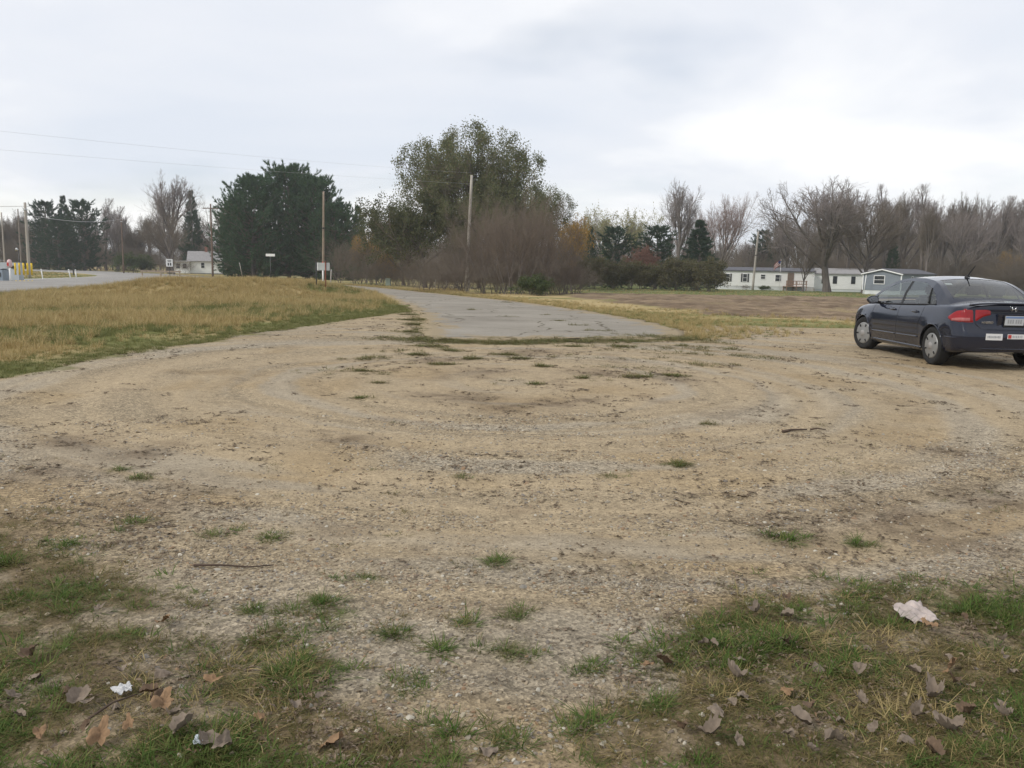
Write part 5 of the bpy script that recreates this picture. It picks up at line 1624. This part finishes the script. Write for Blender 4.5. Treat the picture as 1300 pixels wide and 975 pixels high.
make_car('parked_car', 'white car parked beside the maroon car between mobile homes', 'car', (cx1 + 1.6, cy1 + 4, float(gz(cx1, cy1))), R(160), car_paint('white_car_paint', (.6, .6, .58)), False)
# ------------------------------------------------------------------ grass, gravel, leaves
rg = np.random.default_rng(77)
def tuft(seed, n, h, spread, lean, wd, seg=3, flat=0.0):
    r = np.random.default_rng(seed)
    a = r.uniform(0, 6.283, n); rad_ = spread * np.sqrt(r.random(n))
    p = np.stack([rad_ * np.cos(a), rad_ * np.sin(a), 0 * a], 1)
    da = a + r.normal(0, .9, n)
    out = np.stack([np.cos(da), np.sin(da), 0 * da], 1)
    L = h * r.uniform(.45, 1.25, n)
    tilt = np.clip(np.abs(r.normal(lean, .35, n)), 0, 1.45)
    curl = r.uniform(.2, 1.1, n)
    sidev = np.cross(out, [0, 0, 1.0])
    rows = []
    q = p.copy()
    for k in range(seg + 1):
        u = k / seg
        w_ = (wd * r.uniform(.7, 1.3, n) * (1 - u ** 1.6) + .0004)[:, None]
        rows.append(np.stack([q - sidev * w_ / 2, q + sidev * w_ / 2], 1))
        an = np.clip(tilt + curl * u, 0, 1.9)
        q = q + (out * np.sin(an)[:, None] + np.array([0, 0, 1.0]) * np.cos(an)[:, None]) * (L / seg)[:, None]
        q[:, 2] = np.maximum(q[:, 2], .004)
    V = np.stack(rows, 1)               # n, seg+1, 2, 3
    idx = np.arange(n * (seg + 1) * 2).reshape(n, seg + 1, 2)
    F = np.stack([idx[:, :-1, 0], idx[:, :-1, 1], idx[:, 1:, 1], idx[:, 1:, 0]], -1).reshape(-1, 4)
    return V.reshape(-1, 3), F
G_GREEN = mat_leaf('grass_green', [(.045, .085, .016), (.075, .13, .025), (.12, .16, .04), (.20, .18, .07)], .3, inst=True)
G_OLIVE = mat_leaf('grass_olive', [(.06, .075, .02), (.11, .115, .035), (.17, .14, .055), (.25, .18, .09)], .3, inst=True)
G_STRAW = mat_leaf('grass_straw', [(.30, .225, .10), (.42, .33, .16), (.22, .18, .07), (.34, .24, .11)], .3, inst=True)
G_MEADOW = mat_leaf('meadow_straw', [(.41, .315, .15), (.52, .405, .21), (.27, .225, .08), (.42, .28, .145)], .3, inst=True)
G_MEADG = mat_leaf('meadow_green', [(.10, .125, .04), (.165, .175, .06), (.25, .225, .09)], .3, inst=True)
def tm(name, args, m):
    V, F = tuft(*args)
    return mesh_np(name, V, F, m, False)
def pts_on(x, y, dz=0.0):
    return np.stack([x, y, hgt(x, y) + dz], 1)
def rots(n, tilt=.12):
    return np.stack([rg.normal(0, tilt, n), rg.normal(0, tilt, n), rg.uniform(0, 6.283, n)], 1)
def wedge(n, r0, r1, a0=-.66, a1=.66, power=1.0):
    """points in front of the lot, denser close by"""
    r = (r0 ** power + (r1 ** power - r0 ** power) * rg.random(n)) ** (1 / power)
    a = rg.uniform(a0, a1, n)
    return r * np.sin(a), r * np.cos(a)

green_p = [tm('green_tuft_%d' % i, (200 + i, (16, 26, 34, 22)[i], .05 + .018 * (i % 3), .035 + .015 * (i % 2), 1.0, .0034), G_GREEN) for i in range(4)]
olive_p = [tm('olive_tuft_%d' % i, (220 + i, 36, .055, .06, 1.15, .0028), G_OLIVE) for i in range(4)]
straw_p = [tm('straw_tuft_%d' % i, (240 + i, 34, .075, .06, 1.2, .0026), G_STRAW) for i in range(4)]
def grass_set(name, protos, x, y, s0, s1, label, zs=(.45, 1.1)):
    n = len(x)
    s = rg.uniform(s0, s1, n)
    tag(scatter(name, pts_on(x, y, -.004), rots(n), np.stack([s * rg.uniform(.7, 1.7, n), s, s * rg.uniform(zs[0], zs[1], n)], 1), rg.integers(0, len(protos), n), protos, label), cat='grass')
# foreground green: clumps plus the patchy turf
gx_, gy_, dx_, dy_ = [], [], [], []
for a, b, r in TUFTS:
    k = int(4 + 700 * r * r + 40 * r)
    kd = int(6 + 60 * r)
    dx_.append(a + rg.normal(0, r * 1.3, kd)); dy_.append(b + rg.normal(0, r * .9, kd))
    for sub_ in range(3):
        q_ = rg.normal(0, r * .45, 2)
        gx_.append(a + q_[0] + rg.normal(0, r * rg.uniform(.3, .8), k // 2)); gy_.append(b + q_[1] + rg.normal(0, r * rg.uniform(.2, .5), k // 2))
x, y = wedge(20000, 2.0, 5.2)
v = near_veg(x, y); pk = fbm(x * 2.3, y * 2.3, 301, 3)
keep = rg.random(len(x)) < v * np.clip(.06 + 1.1 * ss(.43, .64, pk), 0, 1) * (1 - .5 * ss(.9, 1.5, x) * ss(3.3, 2.8, y))
grass_set('green_grass', green_p, np.concatenate(gx_ + [x[keep]]), np.concatenate(gy_ + [y[keep]]), .3, 1.15, 'green grass tufts growing through the gravel')
x, y = wedge(26000, 1.9, 6.0)
keep = rg.random(len(x)) < .55 * near_veg(x, y)
sx_, sy_ = wedge(1600, 2.2, 9.0)
sk = rg.random(len(sx_)) < .22 * ss(.5, .68, fbm(sx_ * 2, sy_ * 2, 311, 4))
grass_set('dull_grass', olive_p, np.concatenate([x[keep], sx_[sk]] + dx_), np.concatenate([y[keep], sy_[sk]] + dy_), .35, .95, 'short dull olive grass matted over the lot edge')
x, y = wedge(20000, 1.9, 5.0)
pk = fbm(x * 1.4 + 3, y * 1.4, 321, 3)
dry = ss(.46, .64, pk + .14 * ss(.8, 1.5, x) * ss(3.4, 2.8, y) - .05 * (x < 0))
keep = rg.random(len(x)) < .22 * near_veg(x, y) * dry
grass_set('straw_grass', straw_p, x[keep], y[keep], .45, 1.1, 'dry straw coloured grass lying at the lot edge')
# weeds at the end of the drive and in the middle of the lot
wx, wy = [], []
for a, b, r in WEEDS:
    k = int(10 + 330 * r * r + 60 * r)
    wx.append(a + rg.normal(0, r * .55, k)); wy.append(b + rg.normal(0, r * .40, k))
dl = resample(DRIVE_L, 900); dl = dl[dl[:, 1] < 34]
dl = np.repeat(dl, 3, 0)
kk = rg.random(len(dl)) < ss(.42, .6, fbm(dl[:, 0] * 1.3, dl[:, 1] * 1.3, 331, 2))
wx.append(dl[kk, 0] - np.abs(rg.normal(0, .3, kk.sum()))); wy.append(dl[kk, 1] + rg.normal(0, .1, kk.sum()))
t_ = rg.random(1500); ex = -1.74 + t_ * 5.9; ey = 16.6 + t_ * 2.1 - np.abs(rg.normal(0, .38, 1500)) + .12
kk = rg.random(1500) < .25 + .75 * ss(.45, .6, fbm(ex * .9, ey * .9, 333, 2))
wx.append(ex[kk]); wy.append(ey[kk])
grass_set('lot_weeds', [olive_p[0], olive_p[1], olive_p[2], green_p[0]], np.concatenate(wx), np.concatenate(wy), .6, 1.5, 'low weeds along the broken end of the drive')

# meadow between the lot and the road, verge along the drive, far lawns
md_s = [tm('meadow_tuft_%d' % i, (260 + i, 46, .34, .16, .45, .011), G_MEADOW) for i in range(4)]
md_g = [tm('meadow_green_%d' % i, (270 + i, 46, .22, .15, .6, .011), G_MEADG) for i in range(3)]
r_ = np.sqrt(rg.uniform(8.5 ** 2, 66 ** 2, 60000)); a_ = rg.uniform(-.70, -.06, 60000)
x, y = r_ * np.sin(a_), r_ * np.cos(a_)
ok = (sdf(x, y, LOT) + .7 * (fbm(x * 1.1, y * 1.1, 371, 3) - .5) > -.12) & (sdf(x, y, DRIVE) > .25) & (ribbon_dist(x, y, ROAD_C) > 7.2)
x, y = x[ok], y[ok]
ed = sdf(x, y, LOT)
pg = np.clip(.14 + ss(.40, .62, fbm(x * .22, y * .30, 61, 4)) * .75 + .9 * ss(1.5, .2, ed), 0, 1)
gm = rg.random(len(x)) < pg
th = rg.random(len(x)) < np.where(np.hypot(x, y) < 30, .85, .8)
short = ss(-.1, 2.6, ed)
def meadow(name, protos, sel, s0, label):
    n = sel.sum()
    s = s0 * rg.uniform(.55, 1.2, n) * (.28 + .72 * short[sel]) * (.65 + .7 * fbm(x[sel] * .5, y[sel] * .5, 373, 3))
    tag(scatter(name, pts_on(x[sel], y[sel], -.01), rots(n, .15), np.stack([s, s, s], 1), rg.integers(0, len(protos), n), protos, label), cat='grass')
meadow('meadow_dry_grass', md_s, ~gm & th, .74, 'tall straw coloured meadow grass between the lot and the road')
meadow('meadow_green_grass', md_g, gm & th, .62, 'green grass along the edge of the lot and in the meadow')
t_ = rg.random(1900); ex = -2.0 + t_ * 6.6; ey = 16.5 + t_ * 2.3 - np.abs(rg.normal(0, .5, 1900)) + .16
kk = rg.random(1900) < .05 + .75 * ss(.46, .62, fbm(ex * 1.3, ey * 1.3, 333, 3))
d2 = np.repeat(resample(DRIVE_L, 700), 4, 0); d2 = d2[d2[:, 1] < 33]
k3 = rg.random(len(d2)) < .08 + .6 * ss(.44, .60, fbm(d2[:, 0] * 1.0, d2[:, 1] * .8, 335, 2))
ex = np.concatenate([ex[kk], d2[k3, 0] - np.abs(rg.normal(0, .32, k3.sum()))]); ey = np.concatenate([ey[kk], d2[k3, 1] + rg.normal(0, .1, k3.sum())])
for a, b, r in WEEDS:
    if b > 10 and r > .1:
        ex = np.append(ex, a + rg.normal(0, r * .7, int(130 * r))); ey = np.append(ey, b + rg.normal(0, r * .4, int(130 * r)))
zx, zy = rg.uniform(-3, 4.5, 5200), rg.uniform(10.0, 17.4, 5200)
zk = rg.random(5200) < .9 * ss(.50, .66, fbm(zx * .9, zy * 1.6, 391, 4)) * ss(10, 14, zy) * (sdf(zx, zy, DRIVE) > .05)
ex = np.append(ex, zx[zk]); ey = np.append(ey, zy[zk])
n = len(ex); s = rg.uniform(.10, .40, n) * (.45 + .9 * rg.random(n) ** 2)
G_EDGE = mat_leaf('edge_grass', [(.06, .075, .022), (.115, .12, .04), (.19, .16, .07), (.26, .20, .11)], .3, inst=True)
eg = [tm('edge_tuft_%d' % i, (280 + i, 40, .20, .20, .95, .014), G_EDGE) for i in range(3)]
tag(scatter('drive_edge_grass', np.stack([ex, ey, np.maximum(hgt(ex, ey), gz(ex, ey) + .01 * (sdf(ex, ey, DRIVE) < 0)) - .004], 1), rots(n, .15), np.stack([s * 1.3, s * 1.3, s * .75], 1), rg.integers(0, 3, n), eg, 'ragged dark green grass along the broken edges of the drive'), cat='grass')
qx, qy = rg.uniform(-9, -1.5, 26000), rg.uniform(7.5, 36, 26000)
qe = sdf(qx, qy, LOT) + .5 * (fbm(qx * 1.4, qy * 1.4, 381, 3) - .5)
qk = (qe > -.10) & (qe < .5 + 1.4 * rg.random(26000) ** 2) & (sdf(qx, qy, DRIVE) > .2)
qx, qy = qx[qk], qy[qk]; n = len(qx); s = rg.uniform(.2, .42, n)
lg = [tm('lot_edge_tuft_%d' % i, (290 + i, 40, .20, .17, .8, .012), mat_leaf('lot_edge_grass', [(.07, .10, .025), (.12, .145, .04), (.19, .18, .065), (.28, .225, .11)], .3, inst=True)) for i in range(3)]
tag(scatter('lot_edge_grass', pts_on(qx, qy, -.006), rots(n, .15), np.stack([s, s, s], 1), rg.integers(0, 3, n), lg, 'short green grass fringe where the meadow meets the gravel'), cat='grass')
# right hand verge
dr_ = resample(DRIVE_R, 2600); dr_ = np.repeat(dr_[dr_[:, 1] < 100], 3, 0)
o_ = np.abs(rg.normal(0, 1.3, len(dr_))) + .1
vx, vy = dr_[:, 0] + o_ * .93, dr_[:, 1] + rg.normal(0, .3, len(dr_)) + o_ * .3
fx, fy = rg.uniform(4, 46, 5200), rg.uniform(22, 34, 5200)
e1 = sdf(fx, fy, LOT); e2 = sdf(fx, fy, FIELD)
fk = (e1 > 0) & (e2 > -.8) & (rg.random(5200) < .8)
lx_, ly_ = rg.uniform(2, 75, 9000), rg.uniform(66, 104, 9000)
lk = (sdf(lx_, ly_, FIELD) > -.5) & (rg.random(9000) < .5)
vx = np.concatenate([vx, fx[fk], lx_[lk]]); vy = np.concatenate([vy, fy[fk], ly_[lk]])
k2 = sdf(vx, vy, DRIVE) > .1
vx, vy = vx[k2], vy[k2]
n = len(vx); s = rg.uniform(.4, 1.0, n) * .5
tag(scatter('verge_grass', pts_on(vx, vy, -.01), rots(n, .15), np.stack([s, s, s], 1), rg.integers(0, 5, n), md_g[:2] + md_s[:3], 'mixed green and straw grass along the drive and field edge'), cat='grass')
# far side of the road and round the bollards
ix_, iy_ = rg.uniform(-75, -34, 9000), rg.uniform(48, 130, 9000)
ik = ribbon_dist(ix_, iy_, ROAD_C) > np.where(iy_ > 95, 9.5, 7.3)
ix_, iy_ = ix_[ik], iy_[ik]
n = len(ix_); s = rg.uniform(.4, .9, n) * .7
tag(scatter('roadside_grass', pts_on(ix_, iy_, -.01), rots(n, .15), np.stack([s, s, s], 1), rg.integers(0, 4, n), md_g[:3] + md_s[:1], 'mown green grass on the island by the bollards and past the road'), cat='grass')

# gravel
def pebble_mat():
    m, t, p = new_mat('pebbles')
    oi = N('ShaderNodeObjectInfo', t)
    r = N('ShaderNodeValToRGB', t)
    cs = [(.12, .095, .068), (.22, .175, .118), (.29, .235, .155), (.18, .16, .138), (.35, .30, .22), (.25, .165, .098), (.15, .138, .122), (.48, .44, .36)]
    r.color_ramp.interpolation = 'LINEAR'
    els = r.color_ramp.elements
    els[0].color = (*cs[0], 1); els[1].color = (*cs[-1], 1)
    for i, c in enumerate(cs[1:-1]):
        el_ = els.new((i + 1) / (len(cs) - 1)); el_.color = (*c, 1)
    t.links.new(oi.outputs['Random'], r.inputs[0])
    t.links.new(r.outputs[0], p.inputs['Base Color'])
    p.inputs['Roughness'].default_value = .85; p.inputs['Specular IOR Level'].default_value = .25
    return m
PEB = pebble_mat()
peb = []
for i in range(5):
    bm = bmesh.new()
    bmesh.ops.create_icosphere(bm, subdivisions=1 if i < 4 else 2, radius=.5)
    q_ = np.random.default_rng(400 + i)
    for v in bm.verts:
        v.co *= 1 + q_.uniform(-.22, .22)
        v.co.z *= .72; v.co.x *= 1.15
    me = bpy.data.meshes.new('pebble_%d' % i); bm.to_mesh(me); bm.free(); me.materials.append(PEB)
    peb.append(me)
x, y = wedge(150000, 2.0, 8.5, power=.8)
_, gr = ground_colour(x, y)
lotm = sdf(x, y, LOT) < 0
cl = fbm(x * 3.2, y * 3.2, 351, 3)
pr = np.clip(.04 + .9 * gr ** 1.5, 0, 1) * np.clip(.15 + 1.6 * ss(.38, .66, cl), 0, 1) * (1 - .8 * ss(.25, -.25, np.minimum(sdf(x, y, GR_L), sdf(x, y, GR_R)) + .6 * (cl - .5)))
keep = lotm & (rg.random(len(x)) < pr)
x, y = x[keep], y[keep]
n = len(x)
sz = .0042 + .0105 * rg.random(n) ** 3.2 + .010 * (rg.random(n) > .985)
sz *= np.interp(np.hypot(x, y), [2, 8], [1, 1.25])
sc_ = np.stack([sz * rg.uniform(.8, 1.35, n), sz * rg.uniform(.8, 1.35, n), sz * rg.uniform(.6, 1.0, n)], 1) * 1.25
tag(scatter('gravel', pts_on(x, y, .0005), rots(n, .3), sc_, rg.integers(0, 5, n), peb, 'loose pale pebbles scattered over the lot'), cat='gravel')

# crumbs of dead weed, leaf and bark pressed into the lot
LIT = mat_leaf('plant_litter', [(.055, .042, .028), (.10, .075, .05), (.16, .115, .075), (.07, .06, .035)], .0, inst=True)
lit = []
for i in range(5):
    q_ = np.random.default_rng(600 + i)
    V_, F_ = [], []
    for k in range(9):
        c_ = q_.normal(0, .35, 2); a_ = q_.uniform(0, 3.14); l_ = q_.uniform(.15, .6); w_ = q_.uniform(.05, .22)
        d_ = np.array([math.cos(a_), math.sin(a_)]); e_ = np.array([-d_[1], d_[0]])
        b_ = len(V_)
        for pu, pv, pz in ((-1, 0, .02), (0, -1, .10), (1, 0, .03), (0, 1, .12)):
            v_ = c_ + d_ * l_ * pu * .5 + e_ * w_ * pv * .5
            V_.append((v_[0], v_[1], pz * q_.uniform(.3, 1.3)))
        F_.append((b_, b_ + 1, b_ + 2, b_ + 3))
    lit.append(mesh_np('litter_%d' % i, np.array(V_), np.array(F_), LIT))
x, y = wedge(16000, 2.2, 24.0, power=1.0)
c1 = fbm(x * 1.1, y * 1.1, 361, 4)
keep = (sdf(x, y, LOT) < .1) & (sdf(x, y, DRIVE) > -.1) & (rg.random(len(x)) < .05 + .5 * ss(.52, .70, c1) + .5 * np.clip(spots(x, y, SOILS, 1.1) + spots(x, y, WEEDS, 1.2), 0, 1))
x, y = x[keep], y[keep]
n = len(x)
s = rg.uniform(.02, .075, n) * np.interp(np.hypot(x, y), [2, 5, 20], [.6, 1.0, 1.8])
tag(scatter('plant_litter', pts_on(x, y, .003), rots(n, .05), np.stack([s * rg.uniform(1, 2.2, n), s, s], 1), rg.integers(0, 5, n), lit, 'small dark crumbs of dead weed and leaf pressed into the lot'), cat='plant litter')

x, y = wedge(9000, 2.0, 4.6)
reg_ = ss(.2, -.2, np.minimum(sdf(x, y, GR_L), sdf(x, y, GR_R)))
keep = rg.random(len(x)) < reg_ * (.06 + .5 * ss(.5, .68, fbm(x * 2.2, y * 2.2, 401, 3)))
x, y = x[keep], y[keep]; n = len(x); s = rg.uniform(.015, .055, n)
LIT2 = mat_leaf('leaf_bits', [(.10, .075, .05), (.17, .13, .09), (.24, .185, .135), (.20, .125, .07)], .1, inst=True)
lit2 = []
for pm in lit:
    q2 = pm.copy(); q2.materials.clear(); q2.materials.append(LIT2); lit2.append(q2)
tag(scatter('leaf_crumbs', pts_on(x, y, .006), rots(n, .25), np.stack([s, s, s * 1.4], 1), rg.integers(0, 5, n), lit2, 'broken bits of dead leaf strewn through the near grass'), cat='plant litter')

# fallen leaves, each its own
LEAFM = [mat('leaf_grey', (.20, .160, .125), .85, .3, 3.5, .15), mat('leaf_brown', (.13, .088, .058), .8, .35, 3.5, .2), mat('leaf_tan', (.23, .145, .082), .8, .35, 3.5, .2)]
def leaf_mesh(seed, m, lobes):
    r = np.random.default_rng(seed)
    n = 36
    a = np.linspace(0, 2 * math.pi, n, endpoint=False)
    rr_ = (.62 + .38 * np.abs(np.cos(a * lobes / 2)) ** .8) * (1 + .08 * r.normal(0, 1, n)) if lobes else (.8 + .1 * r.normal(0, .5, n))
    px_ = rr_ * np.cos(a) * .62; py_ = rr_ * np.sin(a) * .5 * (1 - .25 * np.cos(a))
    rings = [0.0, .35, .7, 1.0]
    V = [(0, 0, 0)]
    for k in rings[1:]:
        V += [(px_[i] * k, py_[i] * k, 0) for i in range(n)]
    V = np.array(V)
    fold = r.uniform(-.5, .5)
    V[:, 2] = 1.1 * np.abs(V[:, 1] + fold * V[:, 0]) ** 1.4 * r.uniform(.3, 1.3) + .8 * V[:, 0] ** 2 * r.uniform(-.6, 1.2) + .45 * (fbm(V[:, 0] * 3.5 + 9, V[:, 1] * 3.5 + 4, seed, 3) - .3)
    V[:, 1] *= r.uniform(.65, 1.0); V[:, 0] += .25 * V[:, 2] * r.normal()
    F3 = [(0, 1 + i, 1 + (i + 1) % n) for i in range(n)]
    F4 = []
    for k in range(2):
        o1 = 1 + k * n; o2 = o1 + n
        F4 += [(o1 + i, o2 + i, o2 + (i + 1) % n, o1 + (i + 1) % n) for i in range(n)]
    me = mesh_np('leaf_blade', V, [np.array(F3), np.array(F4)], m, True)
    return me
def stalk_mesh(m):
    P = np.array([[[-.28, 0, .02], [-.45, .01, .03], [-.75, .06, .06]]])
    V, F = tubes(P, np.array([[.014, .011, .009]]), 4)
    return mesh_np('leaf_stalk', V, F, m)
LM = [leaf_mesh(500 + i, LEAFM[(0, 0, 1, 0, 2, 1, 0)[i]], (5, 3, 0, 0, 3, 0, 0)[i]) for i in range(7)]
SM = stalk_mesh(LEAFM[1])
LEAVES = [(-1.66,2.76),(-1.64,2.59),(-1.37,2.56),(-1.37,2.79),(-1.17,2.66),(-1.43,2.38),(-1.42,2.59),(-1.24,2.38),(-1.28,2.56),(-1.07,2.48),(-1.20,2.62),(-0.69,2.54),(-0.78,2.49),(-1.30,2.42),(-0.85,2.32),(-0.92,2.35),(-1.23,2.80),(-1.38,3.19),(0.80,3.07),(0.76,3.06),(1.16,2.93),(1.19,3.38),(1.25,3.57),(0.82,2.81),(0.82,2.72),(0.76,2.64),(0.63,2.43),(0.72,2.41),(1.10,2.57),(0.93,2.36),(1.49,2.73),(1.67,2.95),(1.72,3.07),(1.62,2.85),(1.35,2.59),(1.43,2.50),(1.89,2.95),(1.90,3.04),(0.88,2.43),(1.02,2.40),(-0.05,2.35),(1.07,3.42),(0.51,2.88),(0.57,2.91),
          (1.25,2.47),(1.55,2.62),(1.31,2.38),(1.18,2.5),(1.72,2.72),(-1.55,2.48),(-1.0,2.42),(-1.12,2.55),(-.55,2.38),(1.75,3.3),(2.0,3.2),(1.02,2.62),(1.42,3.12),(.95,2.52),(-1.75,2.9),(-1.02,2.72),(-1.5,2.66),(-1.18,2.44),(-.62,2.62),(-1.7,3.3),(.98,2.75),(1.22,2.68),(1.5,2.9),(1.66,2.6),(.7,2.6),(.56,2.46),(1.3,2.9),(1.95,3.4),(.88,2.98),(1.1,3.1)]
for i, (a, b) in enumerate(LEAVES):
    k = int(rg.integers(0, 7))
    side_l = a < -.3
    mid = -.3 <= a < .2
    if mid:
        lb, grp = 'brown leaf lying alone on the bare gravel', None
    else:
        lb = ('dry %s fallen leaf on the patchy turf %s' % ('tan' if k == 4 else 'dark brown' if k in (2, 5) else 'grey',
              'beside the torn white scrap' if side_l else 'near the crumpled pale wrapper'))
        grp = 'fallen leaves ' + ('by the white scrap' if side_l else 'by the crumpled wrapper')
    o = thing('fallen_leaf', lb, 'leaf', (a, b, float(hgt(a, b)) + .030), rg.uniform(0, 6.28), grp)
    o.rotation_euler[0] = rg.normal(0, .28) + (math.pi if i % 4 == 0 else 0); o.rotation_euler[1] = rg.normal(0, .28)
    s = (.040 + .055 * rg.random() ** 1.5) * (.9 if not side_l else 1.0)
    o.scale = (s, s, s)
    obj('blade', LM[k], o); obj('stalk', SM, o)

# litter and sticks
def crumple(name, label, loc, w_, d_, h, m, seed, rz=0.0):
    n = 26
    u, v_ = np.meshgrid(np.linspace(-1, 1, n), np.linspace(-1, 1, n), indexing='ij')
    ed_ = 1 + .18 * (fbm(u * 2 + 5, v_ * 2, seed, 3) - .5) * 2
    X_ = u * w_ / 2 * ed_ * (1 - .25 * (v_ < 0) * np.abs(v_)); Y_ = v_ * d_ / 2 * ed_
    Z_ = h * (fbm(u * 2.2, v_ * 2.2, seed + 2, 3) - .35) * 1.6 + h * .7 * (np.abs(np.sin(u * 4 + v_ * 2.5 + seed)) ** .5 - .6) + h * .5
    Z_ = np.maximum(Z_, .002)
    idx = np.arange(n * n).reshape(n, n)
    F = np.stack([idx[:-1, :-1], idx[1:, :-1], idx[1:, 1:], idx[:-1, 1:]], -1).reshape(-1, 4)
    o = obj(name, mesh_np(name, np.dstack([X_, Y_, Z_]).reshape(-1, 3), F, m), None, (loc[0], loc[1], float(hgt(*loc)) + .02))
    o.rotation_euler = (.15, 0, rz)
    sd = o.modifiers.new('thick', 'SOLIDIFY'); sd.thickness = .0015
    return tag(o, label, 'litter')
PAPER = mat('stained_paper', (.38, .325, .30), .75, .4, 22)
crumple('crumpled_wrapper', 'crumpled pale pinkish paper wrapper lying on the grass edge', (1.76, 3.44), .15, .15, .024, PAPER, 7, .2)
crumple('paper_scrap', 'small torn white paper scrap among fallen leaves', (-1.31, 2.67), .06, .05, .012, mat('white_paper', (.50, .50, .50), .6, .05, 10), 17, .7)
crumple('paper_scrap', 'tiny pale blue grey scrap at the grass edge with leaves', (-.93, 2.36), .045, .035, .01, mat('grey_paper', (.5, .55, .58), .6, .05, 10), 27, 1.7)
STICKM = mat('stick_bark', (.085, .06, .045), .9, .3, 14)
def stick(pts, r0, label):
    pts = [(a, b, float(hgt(a, b)) + c) for a, b, c in pts]
    return tag(tube_obj('stick', pts, np.linspace(r0, r0 * .45, len(pts)), STICKM, None, 6), label, 'stick')
stick([(2.50, 7.57, .012), (2.60, 7.62, .018), (2.70, 7.63, .02), (2.76, 7.67, .016)], .014, 'dark curved stick lying on the open gravel')
stick([(2.80, 7.69, .014), (2.87, 7.70, .022), (2.94, 7.67, .012)], .010, 'short broken end of the stick on the gravel')
stick([(-1.52, 3.86, .01), (-1.40, 3.89, .012), (-1.26, 3.88, .012), (-1.15, 3.92, .008)], .006, 'thin brown twig on the gravel near the turf with torn scrap')
stick([(-1.33, 2.48, .02), (-1.29, 2.56, .03), (-1.25, 2.64, .02)], .005, 'pale stalk lying between fallen leaves')

# ------------------------------------------------------------------ air
hz_ = tag(box('haze', (1320, 1320, 26), (0, 0, 9.0), WHITE), 'thin pale haze over the whole place', 'haze', kind='stuff')
hz_.data.materials.clear()
hm = bpy.data.materials.new('haze'); hm.use_nodes = True
ht = hm.node_tree; ht.nodes.clear()
ho = N('ShaderNodeOutputMaterial', ht)
pv = N('ShaderNodeVolumePrincipled', ht)
pv.inputs['Color'].default_value = (.86, .90, .96, 1)
pv.inputs['Density'].default_value = HAZE = .0004
pv.inputs['Anisotropy'].default_value = .2
ht.links.new(pv.outputs[0], ho.inputs['Volume'])
hz_.data.materials.append(hm)
